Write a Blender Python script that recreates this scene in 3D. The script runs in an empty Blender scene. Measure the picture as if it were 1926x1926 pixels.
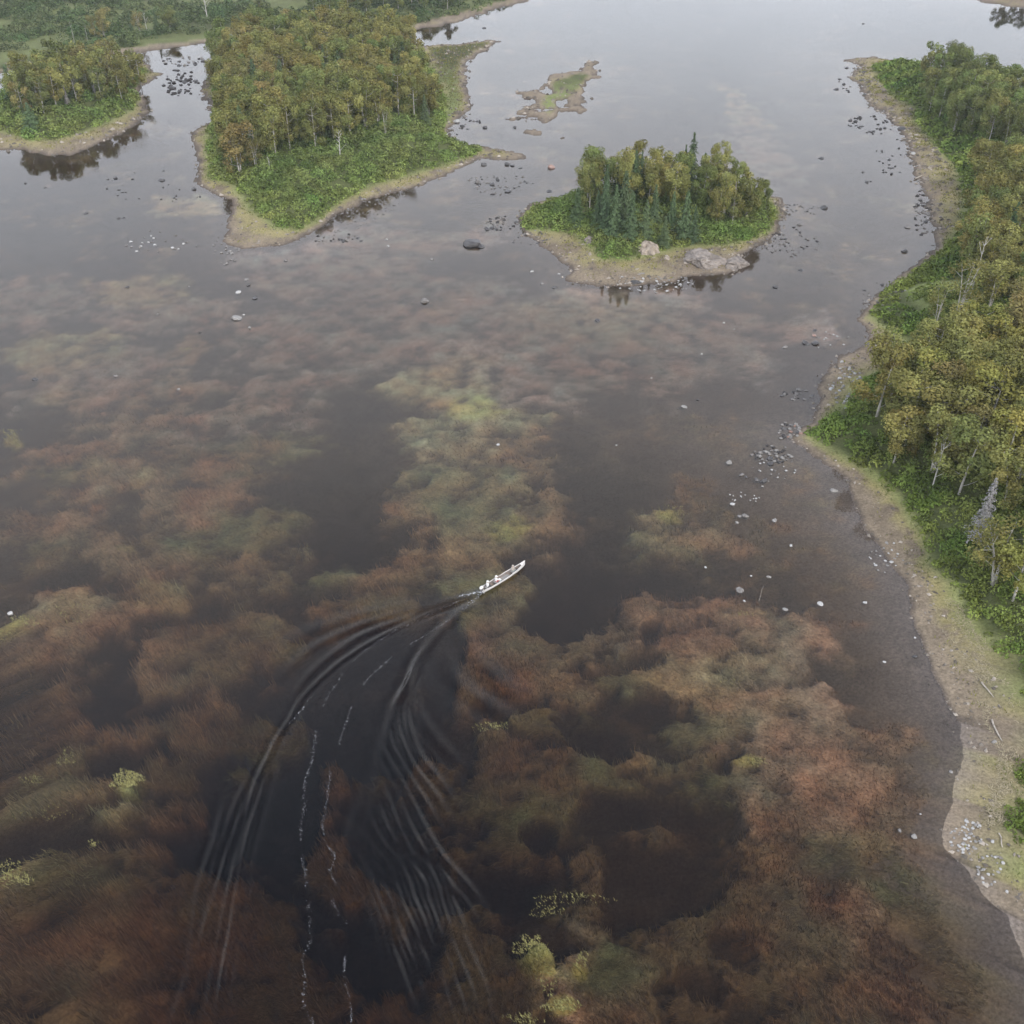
import bpy, bmesh, math, random
import numpy as np
from mathutils import Vector, Matrix
random.seed(7); RNG = np.random.default_rng(7)
C = bpy.context.scene.collection
SC = bpy.context.scene

# ------------------------------------------------------------------ camera, sky, sun, exposure
CAMH, PITCH, FPX = 80.0, math.radians(35.0), 1974.0
cd = bpy.data.cameras.new('camera'); cam = bpy.data.objects.new('camera', cd); C.objects.link(cam)
cam.location = (0, 0, CAMH); cam.rotation_euler = (math.radians(90) - PITCH, 0, 0)
cd.sensor_width = 36; cd.lens = 36 * FPX / 1926; cd.clip_end = 9000; cd.clip_start = 0.5
SC.camera = cam
SUN_EL, SUN_AZ = math.radians(46), math.radians(150)      # high sun behind thin cloud, to the right and behind
world = bpy.data.worlds.new('World'); SC.world = world; world.use_nodes = True
wn, wl = world.node_tree.nodes, world.node_tree.links
wn.clear()
wo = wn.new('ShaderNodeOutputWorld'); bg = wn.new('ShaderNodeBackground'); bg.inputs[1].default_value = 0.1
sky = wn.new('ShaderNodeTexSky'); sky.sky_type = 'NISHITA'; sky.sun_disc = False
sky.sun_elevation = SUN_EL; sky.sun_rotation = SUN_AZ; sky.dust_density = 2.0; sky.air_density = 1.0
tc = wn.new('ShaderNodeTexCoord'); mp = wn.new('ShaderNodeMapping'); mp.inputs['Scale'].default_value = (1, 1, 2.6)
nz = wn.new('ShaderNodeTexNoise'); nz.inputs['Scale'].default_value = 2.3; nz.inputs['Detail'].default_value = 6
sx = wn.new('ShaderNodeSeparateXYZ')
ramp = wn.new('ShaderNodeMapRange'); ramp.inputs[1].default_value = 0.12; ramp.inputs[2].default_value = 0.90
ramp.inputs[3].default_value = 1.0; ramp.inputs[4].default_value = 0.62        # cloud cover thins towards the zenith
nr = wn.new('ShaderNodeMapRange'); nr.inputs[1].default_value = 0.35; nr.inputs[2].default_value = 0.65
nr.inputs[3].default_value = 0.78; nr.inputs[4].default_value = 1.0
mu = wn.new('ShaderNodeMath'); mu.operation = 'MULTIPLY'
mix = wn.new('ShaderNodeMix'); mix.data_type = 'RGBA'
cg = wn.new('ShaderNodeValToRGB'); cr_ = cg.color_ramp     # thin overcast: bright low down, greyer overhead
cr_.elements[0].position = 0.0; cr_.elements[0].color = (.79, .85, .95, 1); cr_.elements[1].position = 1.0; cr_.elements[1].color = (.11, .15, .25, 1)
for p_, c_ in ((.20, (.85, .89, .96, 1)), (.36, (.92, .94, 1.0, 1)), (.54, (.90, .93, 1.0, 1)), (.68, (.60, .65, .76, 1)), (.80, (.25, .30, .42, 1))): e_ = cr_.elements.new(p_); e_.color = c_
cs = wn.new('ShaderNodeVectorMath'); cs.operation = 'SCALE'; cs.inputs['Scale'].default_value = 21.2
wl.new(tc.outputs['Generated'], mp.inputs[0]); wl.new(mp.outputs[0], nz.inputs[0]); wl.new(tc.outputs['Generated'], sx.inputs[0])
wl.new(sx.outputs[2], ramp.inputs[0]); wl.new(nz.outputs[0], nr.inputs[0])
wl.new(ramp.outputs[0], mu.inputs[0]); wl.new(nr.outputs[0], mu.inputs[1])
wl.new(sx.outputs[2], cg.inputs[0]); wl.new(cg.outputs[0], cs.inputs[0]); wl.new(cs.outputs[0], mix.inputs[7]); wl.new(mu.outputs[0], mix.inputs[0]); wl.new(sky.outputs[0], mix.inputs[6]); wl.new(mix.outputs[2], bg.inputs[0]); wl.new(bg.outputs[0], wo.inputs[0])
sl = bpy.data.lights.new('sun', 'SUN'); sl.energy = 1.5; sl.angle = math.radians(14); sl.color = (1, .95, .87)
sun = bpy.data.objects.new('sun', sl); C.objects.link(sun)
sd = Vector((math.cos(SUN_EL) * math.sin(SUN_AZ), math.cos(SUN_EL) * math.cos(SUN_AZ), math.sin(SUN_EL)))
sun.rotation_euler = sd.to_track_quat('Z', 'Y').to_euler()
SC.view_settings.view_transform = 'Standard'; SC.view_settings.look = 'None'
SC.view_settings.exposure = 0.28; SC.view_settings.gamma = 1; SC.view_settings.use_curve_mapping = False
SC.cycles.transparent_max_bounces = 12; SC.cycles.max_bounces = 6; SC.cycles.volume_bounces = 0

# ------------------------------------------------------------------ helpers
ST, CT = math.sin(PITCH), math.cos(PITCH)
def P(u, v, z=0.0):
    """where the sight line of photo pixel (u, v) meets height z: used once, to survey positions on the ground"""
    xc = (u - 963) / FPX; yc = -(v - 963) / FPX
    dx, dy, dz = xc, CT + yc * ST, -ST + yc * CT
    t = (CAMH - z) / -dz
    return np.array([dx * t, dy * t])
def PP(l): return np.array([P(*q) for q in l])
def mpp(u, v):
    """metres per photo pixel, across, at ground seen at (u, v)"""
    x, y = P(u, v); return math.sqrt(y * y + CAMH ** 2) / FPX
def hgt(v_base, v_top):
    """height of an upright thing whose foot is seen at v_base and top at v_top"""
    y = P(963, v_base)[1]; yc = -(v_top - 963) / FPX
    return CAMH - y * (ST - yc * CT) / (CT + yc * ST)
def _h(ix, iy, s):
    n = (ix * 374761393 + iy * 668265263 + s * 974634777) & 0xffffffff
    n = ((n ^ (n >> 13)) * 1274126177) & 0xffffffff
    return ((n ^ (n >> 16)) & 0xffff) / 65535.0
def vn(x, y, s=0):
    ix = np.floor(x).astype(np.int64); iy = np.floor(y).astype(np.int64); fx = x - ix; fy = y - iy
    fx = fx * fx * (3 - 2 * fx); fy = fy * fy * (3 - 2 * fy)
    a, b, c, d = _h(ix, iy, s), _h(ix + 1, iy, s), _h(ix, iy + 1, s), _h(ix + 1, iy + 1, s)
    return (a * (1 - fx) + b * fx) * (1 - fy) + (c * (1 - fx) + d * fx) * fy
def fbm(x, y, scale, oc=4, s=0):
    t = 0; a = 1; n = 0; x = x / scale; y = y / scale
    for i in range(oc):
        t = t + a * vn(x + 17.3 * i, y - 9.1 * i, s + i); n += a; a *= .5; x = x * 2.03; y = y * 2.03
    return t / n
def ss(a, b, x):
    t = np.clip((x - a) / (b - a), 0, 1); return t * t * (3 - 2 * t)
def seg_dist(X, Y, pts, closed=False):
    d = np.full(X.shape, 1e9); n = len(pts)
    for i in range(n if closed else n - 1):
        ax, ay = pts[i]; bx, by = pts[(i + 1) % n]; vx, vy = bx - ax, by - ay; L = vx * vx + vy * vy + 1e-9
        t = np.clip(((X - ax) * vx + (Y - ay) * vy) / L, 0, 1)
        np.minimum(d, (X - ax - t * vx) ** 2 + (Y - ay - t * vy) ** 2, out=d)
    return np.sqrt(d)
def inside(X, Y, pts):
    r = np.zeros(X.shape, bool); n = len(pts); j = n - 1
    for i in range(n):
        xi, yi = pts[i]; xj, yj = pts[j]
        if yi != yj:
            r ^= ((yi > Y) != (yj > Y)) & (X < (xj - xi) * (Y - yi) / (yj - yi) + xi)
        j = i
    return r
def sdf(X, Y, pts):
    d = seg_dist(X, Y, pts, True); return np.where(inside(X, Y, pts), d, -d)

def mat(name):
    m = bpy.data.materials.new(name); m.use_nodes = True; m.node_tree.nodes.clear()
    return m, m.node_tree.nodes, m.node_tree.links
def simple_mat(name, col, rough=.7, var=.25, scale=3.0, bump=.0, metal=0.0):
    m, n, l = mat(name)
    o = n.new('ShaderNodeOutputMaterial'); b = n.new('ShaderNodeBsdfPrincipled'); l.new(b.outputs[0], o.inputs[0])
    b.inputs['Roughness'].default_value = rough; b.inputs['Metallic'].default_value = metal
    t = n.new('ShaderNodeTexCoord'); z = n.new('ShaderNodeTexNoise'); z.inputs['Scale'].default_value = scale; z.inputs['Detail'].default_value = 5
    l.new(t.outputs['Object'], z.inputs[0])
    mr = n.new('ShaderNodeMapRange'); mr.inputs[1].default_value = .3; mr.inputs[2].default_value = .7
    mr.inputs[3].default_value = 1 - var; mr.inputs[4].default_value = 1 + var; l.new(z.outputs[0], mr.inputs[0])
    mx = n.new('ShaderNodeMix'); mx.data_type = 'RGBA'; mx.blend_type = 'MULTIPLY'; mx.inputs[0].default_value = 1
    mx.inputs[6].default_value = (*col, 1); l.new(mr.outputs[0], mx.inputs[7]); l.new(mx.outputs[2], b.inputs['Base Color'])
    if bump:
        bp = n.new('ShaderNodeBump'); bp.inputs['Strength'].default_value = bump; l.new(z.outputs[0], bp.inputs['Height']); l.new(bp.outputs[0], b.inputs['Normal'])
    return m
def attr_mat(name, transl=.25, objcol=True, rough=.8, spec=.1):
    """colour from the mesh's own pigment attribute, tinted per plant"""
    m, n, l = mat(name)
    o = n.new('ShaderNodeOutputMaterial'); d = n.new('ShaderNodeBsdfDiffuse')
    a = n.new('ShaderNodeAttribute'); a.attribute_name = 'Col'; src = a.outputs[0]
    if objcol:
        oi = n.new('ShaderNodeObjectInfo'); mx = n.new('ShaderNodeMix'); mx.data_type = 'RGBA'; mx.blend_type = 'MULTIPLY'; mx.inputs[0].default_value = 1
        l.new(src, mx.inputs[6]); l.new(oi.outputs['Color'], mx.inputs[7]); src = mx.outputs[2]
    l.new(src, d.inputs[0])
    if transl:
        tr = n.new('ShaderNodeBsdfTranslucent'); l.new(src, tr.inputs[0]); ms = n.new('ShaderNodeMixShader'); ms.inputs[0].default_value = transl
        l.new(d.outputs[0], ms.inputs[1]); l.new(tr.outputs[0], ms.inputs[2]); l.new(ms.outputs[0], o.inputs[0])
    else: l.new(d.outputs[0], o.inputs[0])
    return m

def mesh_np(name, V, F, m=None, col=None, normals=None, smooth=True):
    me = bpy.data.meshes.new(name); V = np.asarray(V, np.float32); F = np.asarray(F, np.int32); k = F.shape[1]
    me.vertices.add(len(V)); me.vertices.foreach_set('co', V.ravel())
    me.loops.add(F.size); me.loops.foreach_set('vertex_index', F.ravel())
    me.polygons.add(len(F)); me.polygons.foreach_set('loop_start', np.arange(0, F.size, k, dtype=np.int32))
    me.polygons.foreach_set('use_smooth', np.full(len(F), smooth))
    me.update(calc_edges=True); me.validate()
    if col is not None:
        a = me.color_attributes.new('Col', 'FLOAT_COLOR', 'POINT'); c4 = np.ones((len(V), 4), np.float32); c4[:, :3] = col
        a.data.foreach_set('color', c4.ravel())
    if normals is not None: me.normals_split_custom_set_from_vertices([tuple(x) for x in normals])
    if m: me.materials.append(m)
    return me
def link(name, me, parent=None, kind=None):
    o = bpy.data.objects.new(name, me); C.objects.link(o)
    if parent: o.parent = parent
    if kind: o['kind'] = kind
    return o
def tag(o, label, cat, group=None):
    o['label'] = label; o['category'] = cat
    if group: o['group'] = group
    return o
def empty(name, loc, rz=0):
    o = bpy.data.objects.new(name, None); C.objects.link(o); o.location = loc; o.rotation_euler = (0, 0, rz); o.empty_display_size = .3
    return o

# ------------------------------------------------------------------ survey of the land (photo pixels put onto the ground)
LAND = dict(
 left_island=[(-120,285),(0,284),(45,281),(90,291),(130,291),(170,279),(215,258),(250,241),(270,218),(281,196),(262,178),(268,163),(288,150),(300,139),(287,131),(268,118),(200,118),(100,125),(35,140),(24,165),(5,188),(-60,205),(-200,215)],
 large_island=[(402,105),(400,135),(386,150),(378,165),(385,185),(396,205),(395,226),(376,240),(360,255),(362,275),(374,300),(370,320),(362,343),(390,358),(430,375),(440,400),(426,430),(427,462),(460,467),(520,463),(565,452),(600,430),(640,402),(700,375),(740,361),(790,350),(840,331),(880,311),(905,298),(955,302),(985,298),(975,287),(930,280),(900,276),(866,272),(845,260),(850,236),(870,220),(888,195),(880,160),(875,130),(886,110),(915,92),(942,78),(915,76),(880,82),(800,86),(700,84),(600,84),(500,88),(430,95)],
 small_island=[(972,410),(985,444),(1010,456),(1040,475),(1056,492),(1078,508),(1062,522),(1050,528),(1110,534),(1150,538),(1200,536),(1260,530),(1300,520),(1335,516),(1365,513),(1392,506),(1402,495),(1393,480),(1430,466),(1462,438),(1476,400),(1468,374),(1440,366),(1400,352),(1300,343),(1150,348),(1060,368),(1000,385)],
 right_bank=[(1588,113),(1620,125),(1600,140),(1608,150),(1625,172),(1630,196),(1660,212),(1690,240),(1704,262),(1714,300),(1722,340),(1745,370),(1750,400),(1762,430),(1756,465),(1738,480),(1710,505),(1690,522),(1652,555),(1626,580),(1616,600),(1632,635),(1640,648),(1582,670),(1556,690),(1540,720),(1536,760),(1524,795),(1500,808),(1490,825),(1520,850),(1560,880),(1596,905),(1604,940),(1627,990),(1650,1025),(1672,1060),(1702,1090),(1715,1140),(1722,1190),(1746,1240),(1776,1310),(1802,1360),(1817,1420),(1802,1490),(1782,1570),(1792,1604),(1830,1650),(1872,1692),(1900,1740),(1928,1790),(1990,1900),(2100,2200),(3600,2600),(4200,600),(2500,300),(2100,250),(1926,205),(1860,170),(1790,142),(1720,119),(1680,113),(1640,108)],
 shoal=[(945,224),(985,197),(976,166),(1020,142),(1070,131),(1110,119),(1132,128),(1130,150),(1108,170),(1102,200),(1075,224),(1040,234),(990,236)],
 shoal_tip=[(985,246),(1012,240),(1040,247),(1032,258),(1000,257)],
 far_bank=[(-300,170),(-60,152),(0,141),(20,133),(100,111),(200,104),(270,98),(330,89),(400,79),(500,73),(640,66),(780,56),(830,48),(900,29),(940,14),(1000,2),(985,-12),(1100,-40),(1250,-90),(1500,-150),(1900,-160),(2600,-130),(2600,-250),(-2600,-250),(-2600,170)],
 far_right=[(1812,-8),(1850,4),(1890,11),(1926,15),(2000,20),(2300,24),(2600,-60),(1900,-70)],
)
LW = {k: PP(v) for k, v in LAND.items()}
SHRUB = dict(
 left_island=[(-120,240),(0,252),(30,258),(60,268),(110,266),(160,252),(210,232),(248,210),(260,192),(252,172),(262,152),(276,137),(240,124),(100,131),(40,148),(20,185),(-60,212)],
 large_island=[(408,112),(402,160),(402,215),(392,250),(390,280),(394,315),(392,338),(440,352),(458,380),(490,412),(520,434),(560,436),(600,415),(640,382),(700,352),(760,336),(830,316),(880,298),(905,284),(870,277),(848,268),(832,246),(840,222),(840,190),(826,160),(808,130),(790,100),(700,90),(500,94)],
 small_island=[(980,413),(1000,392),(1060,374),(1150,355),(1300,350),(1400,358),(1440,376),(1458,400),(1457,430),(1420,450),(1380,461),(1330,467),(1280,470),(1240,480),(1180,494),(1130,492),(1112,470),(1085,446),(1020,436),(986,434)],
 right_bank=[(1644,128),(1655,155),(1682,186),(1722,207),(1722,232),(1748,262),(1772,292),(1800,322),(1806,350),(1815,380),(1812,420),(1795,440),(1778,465),(1742,492),(1702,522),(1662,552),(1638,590),(1652,612),(1692,640),(1706,662),(1690,692),(1620,722),(1600,752),(1560,786),(1518,806),(1530,832),(1582,862),(1622,884),(1662,912),(1702,962),(1737,1022),(1742,1060),(1792,1102),(1812,1162),(1852,1212),(1902,1272),(1928,1332),(1965,1400),(2100,1500),(3000,1500),(3600,600),(2500,310),(2100,262),(1926,216),(1800,158),(1725,128),(1690,121)],
 bank_bush_a=[(1900,1450),(1912,1434),(1960,1440),(1960,1500),(1915,1490)],
 bank_bush_b=[(1886,1530),(1900,1512),(1960,1510),(1980,1600),(1912,1588),(1890,1560)],
 bank_bush_c=[(1918,1640),(1960,1620),(1990,1680),(1940,1670)],
)
SW = {k: PP(v) for k, v in SHRUB.items()}
GREEN = dict(   # low lush grass
 a=PP([(800,92),(880,84),(935,78),(912,90),(880,112),(868,130),(872,160),(878,195),(862,218),(846,234),(830,240),(836,190),(820,150)]),
 b=PP([(1690,560),(1730,545),(1840,570),(1840,625),(1720,615),(1690,590)]),
 sh=PP([(1010,205),(1030,160),(1090,136),(1115,146),(1075,185),(1035,222)]),
 c=PP([(-300,160),(0,137),(200,100),(400,76),(780,52),(930,10),(990,-5),(985,-60),(-600,-60)]))
# weeds on the bed: u, v, half width, half height, pigment
RD, BR, OL, OC, YE, PK = (.365,.258,.165), (.315,.235,.135), (.27,.26,.135), (.42,.36,.21), (.54,.51,.19), (.335,.275,.235)
WEED = [
 (950,640,330,60,PK),(760,560,220,40,PK),(1120,600,150,45,OC),(1080,590,110,30,PK),(1250,640,170,70,PK),(860,620,140,70,PK),(680,500,180,30,PK),(840,560,30,25,OC),(900,545,110,22,PK),
 (850,720,110,60,OC),(830,745,70,25,OC),(880,770,60,20,YE),(850,800,120,40,OC),(960,700,60,70,PK),(1080,700,120,60,PK),(900,840,140,35,OC),(980,860,110,50,BR),(870,920,110,45,OL),(940,915,70,25,OC),
 (900,1000,100,45,OC),(960,985,45,22,YE),(820,1050,130,45,BR),(900,1080,90,40,OL),(760,950,70,40,BR),(1040,960,70,60,BR),(1260,1000,95,55,OC),(1268,962,28,14,YE),(1200,1020,60,40,OL),(1320,1010,60,50,RD),(1330,940,40,60,BR),
 (180,700,120,60,PK),(120,660,90,40,OC),(330,660,40,20,RD),(300,760,170,50,RD),(480,760,130,70,PK),(560,620,110,50,PK),(60,560,90,40,PK),(330,580,140,35,PK),(260,540,90,25,OC),(20,815,26,18,YE),
 (180,850,110,60,RD),(130,735,45,30,OC),(420,870,130,50,RD),(500,840,90,40,OL),(260,890,30,18,OC),(120,880,50,22,OL),(380,940,80,40,RD),(440,1000,130,55,OL),(540,960,50,40,OL),(520,1040,90,50,BR),(330,1050,90,35,RD),
 (100,980,110,40,RD),(60,1040,80,40,BR),(200,1010,90,40,RD),(170,1160,90,45,RD),(140,1145,50,32,OC),(48,1170,34,20,YE),(90,1200,90,30,RD),(310,1120,60,30,OC),(320,1200,70,26,RD),(420,1200,110,40,BR),(330,1280,60,30,RD),
 (230,1260,60,40,RD),(120,1300,80,50,BR),(250,1350,90,30,RD),(420,1350,120,32,RD),(490,1370,50,50,OL),(60,1370,90,60,BR),(120,1425,30,18,OC),(130,1490,110,40,OC),(60,1470,50,20,OL),(242,1466,26,20,YE),(330,1480,70,35,RD),(250,1440,120,35,BR),
 (20,1650,34,28,YE),(175,1590,30,16,OC),(260,1590,120,40,RD),(150,1640,110,50,OL),(300,1660,130,60,RD),(120,1720,160,60,BR),(330,1760,110,60,RD),(80,1800,140,60,RD),(260,1850,150,60,RD),(60,1900,140,50,BR),(420,1700,60,60,BR),
 (340,1905,50,30,OC),(440,1880,60,50,BR),
 (940,1180,50,70,RD),(930,1250,60,50,RD),(1000,1230,70,60,BR),(905,1135,40,30,OL),(960,1130,40,30,OL),(1060,1200,90,40,BR),(700,1130,120,25,BR),(600,1060,80,40,OL),
 (930,1420,70,55,RD),(925,1368,35,14,OC),(1010,1440,60,60,BR),(850,1450,60,60,BR),(960,1500,100,45,OL),(900,1560,110,40,BR),(700,1440,60,26,OL),(640,1450,60,40,BR),
 (1180,1170,50,40,RD),(1280,1180,90,40,RD),(1390,1180,90,40,RD),(1400,1150,40,14,OC),(1340,1250,120,50,OC),(1460,1260,90,60,RD),(1200,1270,60,20,OL),(1420,1330,130,50,BR),(1560,1330,70,50,RD),(1330,1360,50,45,OL),(1490,1400,120,50,RD),
 (1600,1390,80,50,RD),(1420,1430,30,14,YE),(1400,1450,60,35,OL),(1480,1480,70,50,RD),(1560,1500,110,60,RD),(1650,1480,60,50,RD),(1700,1480,35,25,RD),(1250,1420,110,24,OC),(1150,1440,100,24,OL),(1330,1480,60,30,OL),(1060,1350,70,22,OL),
 (1090,1290,60,25,BR),(1600,1560,70,60,RD),(1600,1630,60,50,OL),(1590,1740,80,70,RD),(1500,1680,80,60,RD),(1520,1800,80,60,BR),(1640,1840,60,80,RD),(1560,1890,100,60,RD),(1450,1600,60,40,BR),(1540,1640,90,40,RD),(1380,1700,80,50,BR),
 (1100,1610,40,40,BR),(1000,1600,60,26,BR),(1110,1700,60,50,RD),(1085,1690,70,20,OC),(1000,1780,40,28,YE),(1100,1805,16,14,YE),(1060,1880,30,20,YE),(1000,1860,20,60,OC),(980,1920,26,14,YE),(960,1830,50,60,BR),(1180,1800,100,45,OL),(1240,1790,60,35,RD),
 (1240,1880,120,50,BR),(1120,1860,80,50,RD),(1290,1720,90,50,BR),(1400,1870,110,50,BR),(1340,1560,70,26,BR),(1210,1560,60,20,BR),(1530,1160,30,20,RD),(1590,1165,40,16,RD),(1700,1750,50,60,BR),(1760,1850,90,70,BR),
 (900,1750,60,50,BR),(820,1850,100,50,BR),(560,1560,90,60,BR),(640,1640,80,30,BR),(520,1750,80,70,BR),(730,1690,70,40,BR),(600,1870,110,40,BR),
 (350,385,60,14,OC),(1400,200,22,40,OC),(1420,280,50,40,PK),(650,440,70,12,PK),(760,450,160,20,PK),(540,480,60,14,PK),(1470,620,60,30,PK),(1190,560,130,20,PK)]
DEEP = [(620,860,80,80),(600,960,70,60),(560,1040,70,40),(640,1000,70,60),(1090,860,60,60),(1200,880,90,60),(1150,1060,120,60),(1060,1100,80,40),(1050,1150,90,30),(1240,1300,70,45),(1135,1375,85,38),(1330,1540,90,50),(1200,1500,100,36),
 (1250,1610,110,36),(1180,1690,50,30),(720,1330,60,120),(560,1480,80,90),(480,1480,60,60),(620,1740,70,60),(760,1600,60,60),(700,1560,60,70),(1060,1760,60,18),(1300,1660,80,30),(960,1660,100,40),(380,740,60,22),(170,820,80,25),(180,1270,60,60),
 (210,1420,80,30),(70,1560,110,30),(280,1320,60,40),(370,1560,90,40),(700,1200,140,40),(1000,900,30,20),(1220,1180,28,20),(1380,1440,28,22),(1000,1540,40,18),(1640,1200,60,60),(1370,1760,60,40),(1300,1850,80,30),(900,500,80,25),(1000,530,60,26),(640,780,60,60),(1150,760,110,40),(180,1500,40,10)]
POOL = [(620,1640,330,430,1.5),(420,1480,170,150,.5),(1260,1580,260,130,.25),(1150,1400,200,80,.2),(150,1800,420,200,.35),(120,1350,300,160,.35),(1150,1850,400,160,.15),(1030,1800,80,150,-.75),(242,1466,40,30,-.9),(30,1650,60,50,-.8),(50,1168,50,30,-.4),(140,1145,90,60,-.15),(100,1490,120,50,-.3),(700,1250,260,160,.4),
 (1420,1240,260,150,-.35),(1560,1420,180,160,-.35),(1600,1640,120,260,-.15),(880,860,240,260,-.25),(1240,1010,130,90,-.2),(1650,1150,160,200,-.2)]
def ellipse(X, Y, u, v, ru, rv, WX, WY):
    x, y = P(u, v); m = mpp(u, v); sd_ = CAMH / math.sqrt(y * y + CAMH * CAMH)
    a = ru * m; b = rv * m / sd_
    k = min(1.0, 0.45 * min(a, b) / 2.4)
    return np.sqrt(((X + WX * k - x) / a) ** 2 + ((Y + WY * k * (b / a) ** .3 - y) / b) ** 2)

SAND = np.array((.215,.180,.155)); DARKBED = np.array((.150,.138,.124)); GRAVEL = np.array((.228,.182,.130)); WETG = np.array((.105,.085,.070))
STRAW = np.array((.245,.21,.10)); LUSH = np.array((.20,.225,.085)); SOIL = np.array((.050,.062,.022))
def field(X, Y):
    """terrain height, pigment and weed cover at world points"""
    X = np.asarray(X, float); Y = np.asarray(Y, float)
    R = np.sqrt(X * X + Y * Y); n1 = fbm(X, Y, 5, 4, 3) - .5; n2 = fbm(X, Y, 1.2, 3, 9) - .5
    far = np.clip(Y / 200, .5, 3)
    d = np.full(X.shape, -1e9)
    for k, p in LW.items():
        q = sdf(X, Y, p)
        if k.startswith('shoal'): q = np.minimum(q, 5) - 3.2 + 16 * n1
        d = np.maximum(d, q)
    d = d + (n1 * 2.4 + n2 * 1.4) * far
    s = np.full(X.shape, -1e9)
    for p in SW.values(): s = np.maximum(s, sdf(X, Y, p))
    g = np.full(X.shape, -1e9)
    for p in GREEN.values(): g = np.maximum(g, sdf(X, Y, p))
    g += n1 * 4
    sn = s + n1 * 2 + n2
    fine = fbm(X, Y, .7, 3, 21) - .5; mid = fbm(X, Y, 3.0, 3, 33)
    # land
    dp = np.maximum(d, 0)
    zl = .75 * (1 - np.exp(-dp / 5.0)) + .35 * ss(0, 6, sn) + 3.4 * ss(0, 13, s) + .10 * fine * ss(0, 1, d) + .25 * n1 * ss(1, 6, d)
    land = GRAVEL * (0.75 + .5 * mid[..., None] + .45 * fine[..., None])
    wet = ss(1.1, .1, d / np.sqrt(far))[..., None]; land = land * (1 - wet) + WETG * (.8 + .5 * mid[..., None]) * wet
    gr = np.clip(ss(0, 3, g) + ss(-7.5 , -1.0, sn / far) * .95 + ss(.50, .66, fbm(X, Y, 4.5, 3, 55)) * ss(1.5, 4, d) * .5, 0, 1) * ss(.8, 2.4, d)
    grass = STRAW * (.8 + .6 * mid[..., None]); lu = np.clip(ss(-2.0, .5, sn) * .8 + ss(0, 3, g), 0, 1)[..., None]
    mead = fbm(X, Y, 30, 4, 77)[..., None]; fm = ss(300, 380, Y)[..., None]; lush = LUSH * (.75 + .7 * mid[..., None]); lush = lush * (1 - .45 * fm * ss(.4, .6, mead)) * (1 - fm * .40); grass = grass * (1 - lu) + lush * lu
    gr = (gr * ss(.28, .5, mid + .5 * fine + ss(-2, 1, sn) + ss(0, 2, g)))[..., None]
    land = land * (1 - gr) + grass * gr
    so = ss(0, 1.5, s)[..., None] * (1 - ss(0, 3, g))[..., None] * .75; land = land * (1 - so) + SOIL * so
    # bed
    t = np.maximum(-d, 0)
    depth = .04 + .075 * t; depth = np.where(depth > .6, .6 + (depth - .6) * .55, depth); depth = np.minimum(depth, 1.9)
    WX = (fbm(X, Y, 7, 4, 71) - .5) * 14; WY = (fbm(X, Y, 7, 4, 83) - .5) * 14
    W = np.zeros(X.shape); col = np.zeros(X.shape + (3,)); wt = np.full(X.shape, 1e-4)
    for (u, v, ru, rv, c) in WEED:
        e = ellipse(X, Y, u, v, ru * 1.12, rv * 1.12, WX, WY); w = ss(1.45, .35, e)
        if c is YE: w = ss(1.15, .3, e)
        k = w * w * (6 if c is YE else 1); col += k[..., None] * np.array(c); wt += k; W = np.maximum(W, w)
    D = np.zeros(X.shape)
    for (u, v, ru, rv) in DEEP: D = np.maximum(D, ss(1.6, .2, ellipse(X, Y, u, v, ru, rv, WX, WY)))
    W = W * (1 - .80 * D)
    ragged = fbm(X, Y, 2.6, 4, 91); Wb = np.clip(W * .92 + .42 * ss(.36, .70, fbm(X, Y, 8, 5, 101)) * (1 - .8 * D), 0, 1)
    lump = fbm(X * .55, Y, 1.1, 3, 131); Wr = ss(.02, .90, Wb * (-.30 + 1.45 * ragged + .85 * lump)) * ss(.6, 4.0, t)
    col = (col + 1e-4 * np.array(BR)) / wt[..., None]
    tint = fbm(X, Y, 4, 3, 111)[..., None]; col = col * (.30 + .75 * ragged[..., None] + .55 * lump[..., None] + .5 * fine[..., None]) * np.array((1, 1, 1)) * (1 + (tint - .5) * np.array((.5, -.1, -.3)))
    depth = depth + (.4 * D + .35) * ss(3, 14, t)
    ws = (1.0 + .6 * ss(170, 110, R))
    pool = np.zeros(X.shape)
    for (u, v, ru, rv, k_) in POOL: pool = pool + k_ * ss(1.5, .3, ellipse(X, Y, u, v, ru, rv, WX, WY))
    depth = depth * (1 - .58 * ss(85, 140, R)) + np.maximum(pool, 0) * 1.5 * ss(0, 6, t); wd = np.minimum(depth, np.maximum(.36 + .70 * (1 - ragged) + pool + .12 * ss(135, 95, R), .12))
    Wz = ss(.03, .85, Wr); bz = -(depth * (1 - Wz) + wd * Wz) + .05 * fine
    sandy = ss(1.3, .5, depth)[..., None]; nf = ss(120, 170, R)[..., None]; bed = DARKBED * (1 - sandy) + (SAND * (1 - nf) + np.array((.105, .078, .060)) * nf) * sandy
    bed = bed * (.8 + .45 * mid[..., None] + .25 * fine[..., None]); wr = Wr[..., None]; bed = bed * (1 - wr) + col * wr
    onland = d > 0
    z = np.where(onland, zl, bz)
    return dict(z=z, col=np.clip(np.where(onland[..., None], land, bed), .004, .9), d=d, s=s, W=Wr * (~onland), wc=col, ragged=ragged, g=g)
def zat(x, y):
    return float(field(np.array([x]), np.array([y]))['z'][0])

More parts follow.
